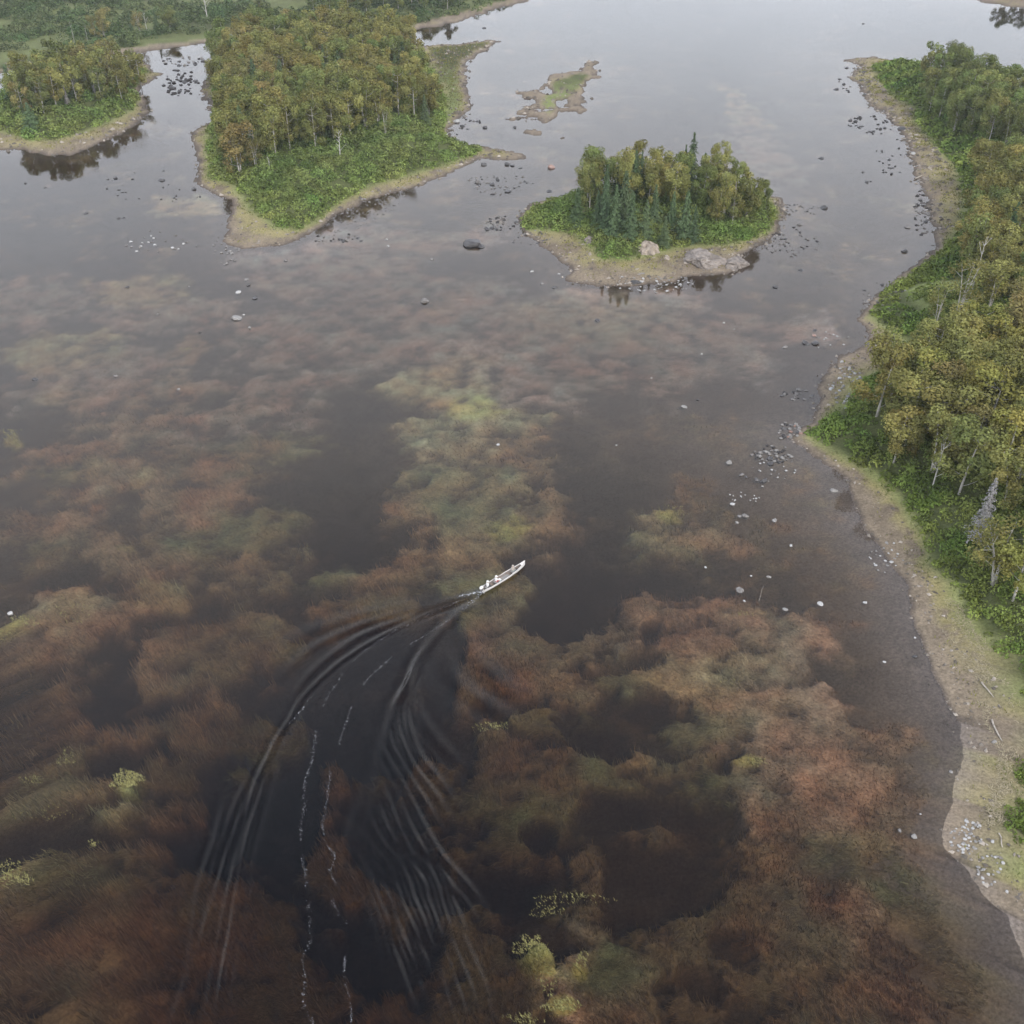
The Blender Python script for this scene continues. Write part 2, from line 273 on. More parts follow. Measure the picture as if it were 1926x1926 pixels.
# fan-shaped grids about the foot of the camera: fine where things are near, coarse far away
def fan(nv, na, amax=31.0, cols=None):
    vs = np.linspace(2130, -30, nv); rs = [P(963, v)[1] for v in vs]
    rs = [3., 12., 22.] + rs; r = rs[-1]
    while r < 5200: r *= 1.09; rs.append(r)
    a = np.concatenate([np.arange(-180, -amax, 4.0), (cols if cols is not None else np.linspace(-amax, amax, na)), np.arange(amax + 3, 180.1, 4.0)])
    a[-1] = 180.0
    A, Rr = np.meshgrid(np.radians(a), np.array(rs)); X = Rr * np.sin(A); Y = Rr * np.cos(A)
    # rows are straight in the fine sector, round outside it
    n, m = X.shape; idx = np.arange(n * m).reshape(n, m)
    F = np.stack([idx[:-1, :-1], idx[:-1, 1:], idx[1:, 1:], idx[1:, :-1]], -1).reshape(-1, 4)
    return X, Y, F
# ------------------------------------------------------------------ ground
X, Y, F = fan(560, 680)
f = field(X, Y)
gm, n, l = mat('ground_and_bed')
o = n.new('ShaderNodeOutputMaterial'); b = n.new('ShaderNodeBsdfPrincipled'); b.inputs['Roughness'].default_value = .9; b.inputs['Specular IOR Level'].default_value = .1; l.new(b.outputs[0], o.inputs[0])
a = n.new('ShaderNodeAttribute'); a.attribute_name = 'Col'; t = n.new('ShaderNodeTexCoord')
z1 = n.new('ShaderNodeTexNoise'); z1.inputs['Scale'].default_value = 3.2; z1.inputs['Detail'].default_value = 8; z1.inputs['Roughness'].default_value = .7; l.new(t.outputs['Object'], z1.inputs[0])
vr = n.new('ShaderNodeTexVoronoi'); vr.inputs['Scale'].default_value = 4.5; l.new(t.outputs['Object'], vr.inputs[0])
mr = n.new('ShaderNodeMapRange'); mr.inputs[1].default_value = .32; mr.inputs[2].default_value = .68; mr.inputs[3].default_value = .62; mr.inputs[4].default_value = 1.42; l.new(z1.outputs[0], mr.inputs[0])
mx = n.new('ShaderNodeMix'); mx.data_type = 'RGBA'; mx.blend_type = 'MULTIPLY'; mx.inputs[0].default_value = 1; l.new(a.outputs[0], mx.inputs[6]); l.new(mr.outputs[0], mx.inputs[7])
l.new(mx.outputs[2], b.inputs['Base Color'])
bp = n.new('ShaderNodeBump'); bp.inputs['Strength'].default_value = .6; bp.inputs['Distance'].default_value = .15; l.new(z1.outputs[0], bp.inputs['Height']); l.new(bp.outputs[0], b.inputs['Normal'])
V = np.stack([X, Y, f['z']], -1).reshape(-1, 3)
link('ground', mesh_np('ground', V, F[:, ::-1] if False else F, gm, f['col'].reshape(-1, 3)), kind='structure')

# ------------------------------------------------------------------ water with the boat's wake
X, Y, F = fan(660, 0, cols=np.concatenate([np.linspace(-31, 2, 600), np.linspace(2.2, 31, 170)]))
Z = np.zeros(X.shape)
def smooth_line(pts, n=24):
    pts = PP(pts); out = []
    for i in range(len(pts) - 1):
        p0 = pts[max(i - 1, 0)]; p1 = pts[i]; p2 = pts[i + 1]; p3 = pts[min(i + 2, len(pts) - 1)]
        k = max(2, n // (len(pts) - 1))
        for j in range(k):
            t = j / k; out.append(.5 * ((2 * p1) + (-p0 + p2) * t + (2 * p0 - 5 * p1 + 4 * p2 - p3) * t * t + (-p0 + 3 * p1 - 3 * p2 + p3) * t ** 3))
    out.append(pts[-1]); return np.array(out)
WK = [
 ([(896,1116),(800,1132),(700,1152),(600,1180),(545,1208),(500,1250)], .030, .9),
 ([(894,1118),(800,1142),(700,1168),(620,1200),(560,1240),(515,1290)], .040, .55),
 ([(892,1119),(800,1150),(700,1185),(640,1220),(580,1270),(540,1330)], .040, .45),
 ([(890,1120),(800,1157),(720,1195),(640,1245),(570,1310),(545,1355),(515,1400),(485,1500),(455,1620),(428,1780),(405,1926),(395,1990)], .045, .30),
 ([(540,1365),(500,1430),(465,1530),(440,1640),(410,1780),(388,1926),(380,1990)], .035, .28),
 ([(520,1400),(480,1470),(440,1570),(400,1700),(370,1800),(350,1900)], .030, .32),
 ([(490,1420),(450,1500),(415,1600),(380,1700)], .022, .32),
 ([(898,1124),(882,1165),(884,1212),(908,1250),(955,1293),(1010,1322)], .050, .75),
 ([(892,1128),(845,1180),(836,1230),(860,1282),(920,1325),(1000,1375)], .042, .9),
 ([(885,1132),(835,1180),(795,1230),(780,1290),(790,1345),(830,1400),(900,1470)], .040, .55)]
base = [(825,1200),(782,1245),(762,1290),(764,1345),(788,1410),(828,1480),(872,1545),(922,1620),(975,1700)]
for k in range(12):
    sh = (-13 * k + .35 * k * k, 22 * k)
    pl = [(u + sh[0] + 7 * math.sin(v / 33 + k * .8), v + sh[1]) for u, v in base]
    a0 = 0 if k < 3 else 2
    WK.append((pl[a0:9 if k > 2 else 7], .080 * (1 - .02 * k), .42))
WK[7] = (WK[7][0], .085, 1.1)
for k in range(6):
    WK.append(([(u - 17 * k + 4 * math.sin(v / 37 + k), v + 14 * k) for u, v in [(520,1390),(492,1490),(466,1600),(440,1740),(415,1860),(400,1990)]], .040, .36))
for k in range(7):
    WK.append(([(u - 20 * k + 4 * math.sin(v / 29 + k), v + 10 * k) for u, v in [(800,1560),(838,1660),(872,1760),(905,1860),(930,1960),(945,2040)]], .055, .38))
for pts, amp, wd in WK:
    L = smooth_line(pts); pad = 4 * wd + 1
    B = (X > L[:, 0].min() - pad) & (X < L[:, 0].max() + pad) & (Y > L[:, 1].min() - pad) & (Y < L[:, 1].max() + pad); xb, yb = X[B], Y[B]; d = seg_dist(xb, yb, L)
    # fade at both ends of a crest
    e0 = np.hypot(xb - L[0][0], yb - L[0][1]); e1 = np.hypot(xb - L[-1][0], yb - L[-1][1])
    fade = ss(0, 6 if wd < .5 else 2.5, e0) * ss(0, 8.0, e1); fl = .6 + .8 * fbm(xb, yb, 3.5, 2, int(amp * 1e4) + len(pts))
    Z[B] += 1.65 * amp * fade * fl * (np.exp(-(d / wd) ** 2) - .45 * np.exp(-((d - 1.7 * wd) / wd) ** 2))
path = smooth_line([(905,1114),(850,1140),(770,1180),(700,1235),(655,1300),(625,1400),(600,1520),(595,1700),(610,1926)])
rf = np.exp(-(seg_dist(X, Y, path) / 3.2) ** 2) * .03
for (u, v, ru, rv) in [(340,240,60,60),(880,390,90,40),(1000,330,40,50),(1610,400,80,90),(1560,250,70,60),(1530,480,60,50),(930,250,60,20),(640,470,80,16),(800,430,70,20),(1150,30,140,40),(1440,450,60,40)]:
    rf = np.maximum(rf, ss(1.4, .3, ellipse(X, Y, u, v, ru, rv, (fbm(X, Y, 9, 3, 5) - .5) * 20, (fbm(X, Y, 9, 3, 6) - .5) * 20)) * 1.2)
wm, n, l = mat('river_water')
o = n.new('ShaderNodeOutputMaterial'); ms = n.new('ShaderNodeMixShader'); tr = n.new('ShaderNodeBsdfTransparent'); gl = n.new('ShaderNodeBsdfGlossy'); fr = n.new('ShaderNodeFresnel')
fr.inputs[0].default_value = 1.33; gl.inputs['Roughness'].default_value = .025; tr.inputs[0].default_value = (.97, .96, .94, 1)
t = n.new('ShaderNodeTexCoord'); at = n.new('ShaderNodeAttribute'); at.attribute_name = 'Col'
mpn = n.new('ShaderNodeMapping'); mpn.inputs['Scale'].default_value = (1, .55, 1); l.new(t.outputs['Object'], mpn.inputs[0])
na = n.new('ShaderNodeTexNoise'); na.inputs['Scale'].default_value = 1.7; na.inputs['Detail'].default_value = 3; l.new(mpn.outputs[0], na.inputs[0])
nb = n.new('ShaderNodeTexNoise'); nb.inputs['Scale'].default_value = .12; nb.inputs['Detail'].default_value = 3; l.new(t.outputs['Object'], nb.inputs[0])
nm = n.new('ShaderNodeMapRange'); nm.inputs[1].default_value = .4; nm.inputs[2].default_value = .65; nm.inputs[3].default_value = .03; nm.inputs[4].default_value = .13; l.new(nb.outputs[0], nm.inputs[0])
ad = n.new('ShaderNodeMath'); ad.operation = 'ADD'; l.new(nm.outputs[0], ad.inputs[0]); l.new(at.outputs[0], ad.inputs[1])
bp = n.new('ShaderNodeBump'); bp.inputs['Distance'].default_value = .045; l.new(na.outputs[0], bp.inputs['Height']); l.new(ad.outputs[0], bp.inputs['Strength'])
l.new(bp.outputs[0], fr.inputs['Normal']); l.new(bp.outputs[0], gl.inputs['Normal'])
l.new(fr.outputs[0], ms.inputs[0]); l.new(tr.outputs[0], ms.inputs[1]); l.new(gl.outputs[0], ms.inputs[2]); l.new(ms.outputs[0], o.inputs[0])
va = n.new('ShaderNodeVolumeAbsorption'); va.inputs[0].default_value = (.61, .48, .27, 1); va.inputs[1].default_value = .72; l.new(va.outputs[0], o.inputs['Volume'])
nvx, nax = X.shape
V = np.stack([X, Y, Z], -1).reshape(-1, 3)
# close the body of water underneath so that its tint has a volume
nV = len(V); rim_o = np.arange((nvx - 1) * nax, nvx * nax); rim_i = np.arange(0, nax)
Vb = [V]; lowo = V[rim_o].copy(); lowo[:, 2] = -8; lowi = V[rim_i].copy(); lowi[:, 2] = -8
V = np.concatenate([V, lowo, lowi]); io = nV + np.arange(nax); ii = nV + nax + np.arange(nax)
q = []
for j in range(nax - 1):
    q += [(rim_o[j + 1], rim_o[j], io[j], io[j + 1])[::-1], (rim_i[j], rim_i[j + 1], ii[j + 1], ii[j])[::-1], (io[j], io[j + 1], ii[j + 1], ii[j])]
F2 = np.concatenate([F, np.array(q)])
rc = np.zeros((len(V), 3)); rc[:nV] = rf.reshape(-1, 1)
wo_ = link('river_water', mesh_np('river_water', V, F2, wm, rc), kind='structure')

# ------------------------------------------------------------------ leaf meshes
def tris(cen, nrm, size, col, soft=.5, elong=1.3):
    """one small bent-free leaf facet per centre; returns verts, faces, colours, shading normals"""
    N = len(cen); r = RNG.normal(size=(N, 3)); gn = nrm + r * .55; gn /= np.linalg.norm(gn, axis=1)[:, None]
    t = np.cross(gn, RNG.normal(size=(N, 3))); t /= np.linalg.norm(t, axis=1)[:, None]; b_ = np.cross(gn, t)
    s = size[:, None]
    v = np.stack([cen + t * s * elong * .6, cen - t * s * .5 + b_ * s * .5, cen - t * s * .5 - b_ * s * .5], 1).reshape(-1, 3)
    sn = nrm + r * .25; sn /= np.linalg.norm(sn, axis=1)[:, None]
    return v, np.arange(3 * N).reshape(-1, 3), np.repeat(col, 3, 0), np.repeat(sn, 3, 0)
def sph(N):
    v = RNG.normal(size=(N, 3)); return v / np.linalg.norm(v, axis=1)[:, None]
def tube(pts, rad, k=6):
    pts = np.array(pts, float); V = []; F = []
    for i, p in enumerate(pts):
        d = pts[min(i + 1, len(pts) - 1)] - pts[max(i - 1, 0)]; d /= np.linalg.norm(d) + 1e-9
        a_ = np.cross(d, (0.31, .95, .07)); a_ /= np.linalg.norm(a_) + 1e-9; b_ = np.cross(d, a_)
        for j in range(k):
            t = 2 * math.pi * j / k; V.append(p + rad[i] * (math.cos(t) * a_ + math.sin(t) * b_))
    for i in range(len(pts) - 1):
        for j in range(k):
            a0 = i * k + j; a1 = i * k + (j + 1) % k; F += [(a0, a1, a1 + k), (a0, a1 + k, a0 + k)]
    return np.array(V), np.array(F)
def join(parts):
    V = []; F = []; o = 0
    for v, f_ in parts: V.append(v); F.append(f_ + o); o += len(v)
    return np.concatenate(V), np.concatenate(F)
def bez(a_, b_, c_, n=6):
    a_, b_, c_ = map(np.array, (a_, b_, c_)); return [(1 - t) ** 2 * a_ + 2 * t * (1 - t) * b_ + t * t * c_ for t in np.linspace(0, 1, n)]

leaf_m = attr_mat('foliage', .25); needle_m = attr_mat('needles', .08)
bark_m = simple_mat('birch_bark', (.40, .375, .33), .8, .45, 2.2, .3); brown_bark = simple_mat('conifer_bark', (.12, .09, .07), .9, .3, 4, .5)
dead_m = simple_mat('bleached_wood', (.50, .47, .43), .85, .3, 3, .3); greyd = attr_mat('dead_twigs', .0)

def birch_mesh(seed, nleaf=4200, multi=False, spread=1.0, H=12.0, open_=.25):
    rnd = random.Random(seed); lim = []; cl = []
    lean = (rnd.uniform(-.6, .6), rnd.uniform(-.6, .6))
    stems = [(0, 0)] if not multi else [(-.15, 0), (.2, .1), (0, -.2)]
    for k, (sx_, sy_) in enumerate(stems):
        lx = lean[0] + (0 if not multi else (-1.6, 1.7, .3)[k]); ly = lean[1] + (0 if not multi else (.5, .3, -1.2)[k])
        top = (lx, ly, H * (.86 if k == 0 else .78)); tp = bez((sx_, sy_, -.3), (lx * .2, ly * .2, H * .5), top, 8)
        lim.append(tube(tp, [.17 * (1 - .8 * i / 7) * (1.0 if k == 0 else .8) for i in range(8)], 7))
        nb = 10 if not multi else 5
        for i in range(nb):
            fz = .20 + .72 * (i + rnd.random()) / nb; j = min(6, int(fz * 7.9)); p0 = tp[j]
            an = rnd.uniform(0, 6.28); ln = (2.5 - 1.5 * abs(fz - .5)) * spread * rnd.uniform(.75, 1.15)
            p2 = p0 + np.array([math.cos(an) * ln, math.sin(an) * ln, rnd.uniform(.7, 2.0)]); p1 = p0 + np.array([math.cos(an) * ln * .6, math.sin(an) * ln * .6, .4])
            bp_ = bez(p0, p1, p2, 5); lim.append(tube(bp_, [.05, .04, .03, .02, .01], 5))
            cl.append((p2, rnd.uniform(.85, 1.35) * spread)); 
            if rnd.random() < .75: cl.append((bp_[3] + np.array([rnd.uniform(-.7, .7), rnd.uniform(-.7, .7), rnd.uniform(-.9, .1)]), rnd.uniform(.6, .95)))
        cl.append((np.array(top) + (0, 0, .2), rnd.uniform(.9, 1.2)))
        if nleaf > 2000:
            for i in range(5): cl.append((tp[2 + i] + np.array([rnd.uniform(-.7, .7), rnd.uniform(-.7, .7), 0]), rnd.uniform(.7, 1.05)))
    A = []; tot = sum(r * r for _, r in cl)
    for c, r in cl:
        N = int(nleaf * r * r / tot); d = sph(N); rad = r * (.45 + .6 * RNG.random(N)) ** .7
        # clumps hang: stretched down, thin underneath
        p = d * rad[:, None] * np.array((1.0, 1.0, .85)); hang = RNG.random(N) < .3; p[hang, 2] -= RNG.random(hang.sum()) * r * 1.1
        cc = np.array((.252, .246, .098)) * (.75 + .5 * rnd.random()) * np.array((1 + rnd.uniform(-.08, .10), 1, 1))
        col = cc * (.7 + .6 * RNG.random((N, 1)))
        nn = d * .8 + np.array((0, 0, .45)) + 0.35 * (p + c - np.array([lean[0] * .5, lean[1] * .5, H * .55])) / 3
        nn /= np.linalg.norm(nn, axis=1)[:, None]
        A.append((c + p, nn, RNG.uniform(.17, .34, N), col))
    cen, nn, s, col = (np.concatenate(z_) for z_ in zip(*A))
    return join(lim), tris(cen, nn, s, col)
def spruce_mesh(seed, H=12.0, dead=False, R0=2.0, dens=1.0):
    rnd = random.Random(seed); A = []; tp = [(0, 0, -.3), (0.05, 0, H * .5), (0, .03, H)]
    lim = [tube(tp, [.19, .11, .02], 7)]; z_ = H * (.06 if not dead else .12)
    while z_ < H * .985:
        q = z_ / H; R = R0 * (1 - q) ** .8 * rnd.uniform(.62, 1.2) + .12; nb = max(5, int(9 * dens * (1 - q) + 4))
        a0 = rnd.random() * 6
        for k in range(nb):
            an = a0 + 6.283 * k / nb + rnd.uniform(-.3, .3); r = R * rnd.uniform(.5, 1.3); dr = -.28 * r
            if dead or k % 3 == 0: lim.append(tube([(0, 0, z_), (math.cos(an) * r * .5, math.sin(an) * r * .5, z_ + dr * .2), (math.cos(an) * r, math.sin(an) * r, z_ + dr)], [.03, .02, .008], 3))
            N = int((24 if not dead else 9) * (r / 1.2 + .25)); t = RNG.random(N) ** .7; w = (RNG.random(N) - .5) * .75 * r * (1 - .55 * t)
            x = math.cos(an) * t * r - math.sin(an) * w; y = math.sin(an) * t * r + math.cos(an) * w; zz = z_ + dr * t ** 1.5 + .10 * np.sin(t * 3) - RNG.random(N) * .22
            nn = np.stack([math.cos(an) * .7 + 0 * x, math.sin(an) * .7 + 0 * x, .8 + 0 * x], -1); nn /= np.linalg.norm(nn, axis=1)[:, None]
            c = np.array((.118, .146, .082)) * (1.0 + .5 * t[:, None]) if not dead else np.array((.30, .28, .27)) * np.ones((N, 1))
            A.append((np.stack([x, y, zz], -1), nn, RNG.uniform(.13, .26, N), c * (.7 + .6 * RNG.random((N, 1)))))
        z_ += rnd.uniform(.34, .62) * (1.15 - .45 * q)
    cen, nn, s, col = (np.concatenate(q_) for q_ in zip(*A))
    return join(lim), tris(cen, nn, s, col, elong=1.8)
def snag_mesh(seed, H=9.0, nb=9, wide=1.0):
    rnd = random.Random(seed); lx = rnd.uniform(-.8, .8); tp = bez((0, 0, -.3), (lx * .1, .2, H * .5), (lx, .1, H), 8)
    lim = [tube(tp, [.2 * (1 - .85 * i / 7) for i in range(8)], 7)]
    for i in range(nb):
        q = .3 + .65 * (i + rnd.random()) / nb; p0 = tp[min(6, int(q * 7.9))]; an = rnd.uniform(0, 6.28); ln = (1.9 - 1.2 * q) * wide * rnd.uniform(.6, 1.3)
        p2 = p0 + np.array([math.cos(an) * ln, math.sin(an) * ln, ln * rnd.uniform(.5, 1.3)]); bp_ = bez(p0, (p0 + p2) / 2 - (0, 0, .15), p2, 4)
        lim.append(tube(bp_, [.07, .05, .035, .012], 5))
        for k in range(3):
            a2 = an + rnd.uniform(-1.2, 1.2); l2 = ln * rnd.uniform(.3, .55); e = bp_[2] + np.array([math.cos(a2) * l2, math.sin(a2) * l2, l2 * rnd.uniform(.3, 1.1)])
            lim.append(tube([bp_[2], (bp_[2] + e) / 2 + (0, 0, .05), e], [.03, .02, .006], 4))
    return join(lim)
def mk(name, T, m, sm=True):
    if len(T) == 2: return mesh_np(name, T[0], T[1], m, smooth=sm)
    return mesh_np(name, T[0], T[1], m, T[2], T[3])
BIRCH = []
for i in range(9):
    a_, b_ = birch_mesh(100 + i, 4400, multi=(i % 3 == 2), spread=(1.0, 1.15, .9)[i % 3]); BIRCH.append((mk('birch_trunk', a_, bark_m), mk('birch_crown', b_, leaf_m)))
SPRUCE = []
for i in range(5):
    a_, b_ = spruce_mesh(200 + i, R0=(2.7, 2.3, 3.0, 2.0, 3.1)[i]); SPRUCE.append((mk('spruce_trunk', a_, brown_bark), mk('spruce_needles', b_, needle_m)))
a_, b_ = spruce_mesh(231, dead=True, R0=1.9, dens=1.1); DEADSP = (mk('dead_trunk', a_, dead_m), mk('dead_twigs', b_, greyd))
SNAG = [mk('snag_trunk', snag_mesh(300 + i, 9, 10, 1.2), dead_m) for i in range(4)]
THIN = []          # thin-crowned birches whose white limbs show
for i in range(3):
    a_, b_ = birch_mesh(400 + i, 1500, multi=True, spread=1.0); THIN.append((mk('birch_trunk', a_, bark_m), mk('birch_crown', b_, leaf_m)))

TINT = dict(ochre=(1.00, .99, .82), olive=(.92, .96, .80), green=(.76, .94, .78), brown=(.98, .90, .88), dark=(.62, .72, .64), yellow=(1.06, 1.06, .76), grey=(1, 1, 1), blue=(.82, .92, .78))
def tree(kind, x, y, H, tint, label, group, rz=None, tilt=(0, 0), var=None, name=None, wide=1.0):
    rz = random.uniform(0, 6.28) if rz is None else rz
    s = H / (9.4 if kind == 'snag' else 12.2)
    if kind == 'birch': tm, cm = BIRCH[var if var is not None else random.randrange(9)]; nm_ = 'birch_tree'; cn = 'crown'
    elif kind == 'thin': tm, cm = THIN[var if var is not None else random.randrange(3)]; nm_ = 'birch_tree'; cn = 'crown'
    elif kind == 'spruce': tm, cm = SPRUCE[var if var is not None else random.randrange(5)]; nm_ = 'spruce_tree'; cn = 'crown'
    elif kind == 'deadspruce': tm, cm = DEADSP; nm_ = 'dead_spruce'; cn = 'twigs'
    else: tm, cm = SNAG[var if var is not None else random.randrange(4)], None; nm_ = 'dead_tree'; cn = None
    if cm is None:
        e = link(name or nm_, tm); e.location = (x, y, zat(x, y)); e.rotation_euler = (tilt[0], tilt[1], rz)
    else:
        e = empty(name or nm_, (x, y, zat(x, y)), rz); e.rotation_euler = (tilt[0], tilt[1], rz)
        link('trunk', tm, e); c = link(cn, cm, e); t = TINT[tint]; j = random.uniform(.82, 1.2); k = random.uniform(.93, 1.08); c.color = (t[0] * j * k, t[1] * j, t[2] * j, 1)
    e.scale = (s * wide, s * wide, s)
    return tag(e, label, {'birch': 'birch tree', 'thin': 'birch tree', 'spruce': 'spruce tree', 'deadspruce': 'dead tree', 'snag': 'dead tree'}[kind], group)

# ------------------------------------------------------------------ woods, row by row
ORD = ['first','second','third','fourth','fifth','sixth','seventh','eighth','ninth','tenth','eleventh','twelfth','thirteenth','fourteenth','fifteenth','sixteenth','seventeenth','eighteenth','nineteenth','twentieth']
def word(i): return ORD[i] if i < 20 else ('twenty-' + ORD[i - 20] if i < 29 else 'rightmost')
LOOK = dict(ochre='ochre-green', olive='olive', green='green', brown='brownish', dark='dark green', yellow='yellowish')
FOREST = [
 ('left island', [(30,238),(24,205),(40,172),(120,150),(210,140),(265,140),(270,160),(240,182),(215,196),(160,212),(110,222),(70,232)], 'brown ochre olive olive dark', (9.5, 12), 6.3),
 ('large island', [(432,318),(425,280),(418,230),(410,180),(412,110),(500,98),(640,94),(770,98),(785,130),(800,165),(822,190),(815,222),(745,238),(700,268),(640,292),(570,302),(520,318),(470,325)], 'ochre olive brown ochre olive green', (11, 14.5), 6.4),
 ('small island', [(1070,405),(1100,375),(1200,362),(1320,358),(1420,378),(1432,408),(1400,425),(1330,420),(1230,412),(1150,418),(1090,425)], 'olive olive ochre green', (7.5, 12), 5.0),
 ('far right point', [(1742,195),(1730,155),(1800,160),(1870,192),(1960,232),(2010,268),(2000,330),(1880,300),(1850,300),(1805,262),(1770,225)], 'green olive green dark', (10, 12.5), 5.6),
 ('middle right bank', [(1850,330),(1880,320),(2010,345),(2050,560),(2000,600),(1960,625),(1850,600),(1815,545),(1790,505),(1815,450),(1835,400)], 'ochre olive olive green ochre', (9.5, 12.5), 6.0),
 ('near right wood', [(1612,768),(1690,725),(1780,690),(1880,660),(2000,640),(2120,700),(2140,1250),(2000,1180),(1930,1100),(1880,1010),(1815,960),(1780,925),(1712,884),(1640,838)], 'ochre olive ochre yellow olive brown', (9.5, 12.5), 5.6)]
cand = []
for fi, (reg, poly, tints, (h0, h1), sp) in enumerate(FOREST):
    pw = np.array([P(*q, 2.6) for q in poly]); y0, y1 = pw[:, 1].min(), pw[:, 1].max(); x0, x1 = pw[:, 0].min(), pw[:, 0].max(); y = y0 + 1; r = 0
    while y < y1:
        xs = np.arange(x0, x1, sp) + (sp / 2 if r % 2 else 0); row = []
        for x in xs:
            xx = x + random.uniform(-.22, .22) * sp; yy = y + random.uniform(-.2, .2) * sp
            if inside(np.array([xx]), np.array([yy]), pw)[0]: row.append((xx, yy))
        row.sort()
        if row: 
            for i, (xx, yy) in enumerate(row): cand.append([reg, r, i, len(row), xx, yy, random.uniform(h0, h1), random.choice(tints.split()), fi])
            r += 1
        y += sp * .92
def inview(x, y, pad=260):
    dz = y * CT + CAMH * ST; u = 963 + FPX * x / dz; v = 963 - FPX * ((y * ST - CAMH * CT)) / dz
    return -pad < u < 1926 + pad and -80 < v < 2000 + pad
def seen_size(c): return c[6] / math.hypot(c[5], CAMH) - (0 if inview(c[4], c[5], 10) else 1)
cand = [c for c in cand if inview(c[4], c[5], 60)]
order = sorted(cand, key=seen_size, reverse=True); keep = set(id(c) for c in order[:268]); print('birches', len(cand))
rest = [c for c in cand if id(c) not in keep]; cand = [c for c in cand if id(c) in keep]
rows = {}
for c in cand: rows.setdefault((c[0], c[1]), []).append(c)
for (reg, r), cs in rows.items():
    cs.sort(key=lambda c: c[4])
    for i, c in enumerate(cs):
        tn = c[7]
        lb = f"{LOOK[tn]} birch, {word(i)} from the left in the {word(r)} row, {reg}"
        if reg == 'small island' and i % 6 == 2 or (c[4] * 7.3) % 1 < .07:
            tree('spruce', c[4], c[5], c[6] * random.uniform(.75, .95), 'dark' if i % 2 else 'blue', lb.replace(LOOK[tn], 'dark green').replace('birch', 'spruce'), f'spruces in the {reg} wood', wide=random.uniform(.9, 1.15)); continue
        tree('birch', c[4], c[5], c[6], tn, lb, f'birches on the {reg}', wide=random.uniform(.9, 1.12) * (1.1 if c[8] < 4 else 1.3))
if rest:      # the far rows of the wood, beyond the 300 that show largest
    Vs = []; Fs = []; Cs = []; Ns = []; Vt = []; Ft = []; o_ = 0
    low = [birch_mesh(700 + i, 1000, spread=1.1) for i in range(4)]
    parts = []
    for c in rest:
        L_, T_ = random.choice(low); s = c[6] / 12.2; z0 = zat(c[4], c[5]); a0 = random.uniform(0, 6.28); M = np.array([[math.cos(a0), -math.sin(a0), 0], [math.sin(a0), math.cos(a0), 0], [0, 0, 1]])
        v = T_[0] @ M.T * s; 
        # bigger facets for the low-count crowns
        tri = v.reshape(-1, 3, 3); cc = tri.mean(1, keepdims=True); v = (cc + (tri - cc) * 1.9).reshape(-1, 3)
        Vs.append(v + (c[4], c[5], z0)); Fs.append(T_[1] + o_); o_ += len(v); t = np.array(TINT[c[7]]) * random.uniform(.8, 1.2); Cs.append(T_[2] * t); Ns.append(T_[3] @ M.T)
        parts.append((L_[0] @ M.T * s + (c[4], c[5], z0), L_[1]))
    fw = link('birch_wood', mesh_np('birch_wood', np.concatenate(Vs), np.concatenate(Fs), attr_mat('foliage_far', .25, False), np.concatenate(Cs), np.concatenate(Ns)), kind='stuff')
    tag(fw, 'farthest rows of birch crowns at the back of the large wooded island', 'wood')
    v, f_ = join(parts); tk = link('trunks', mesh_np('birch_wood_trunks', v, f_, bark_m), fw, 'stuff')

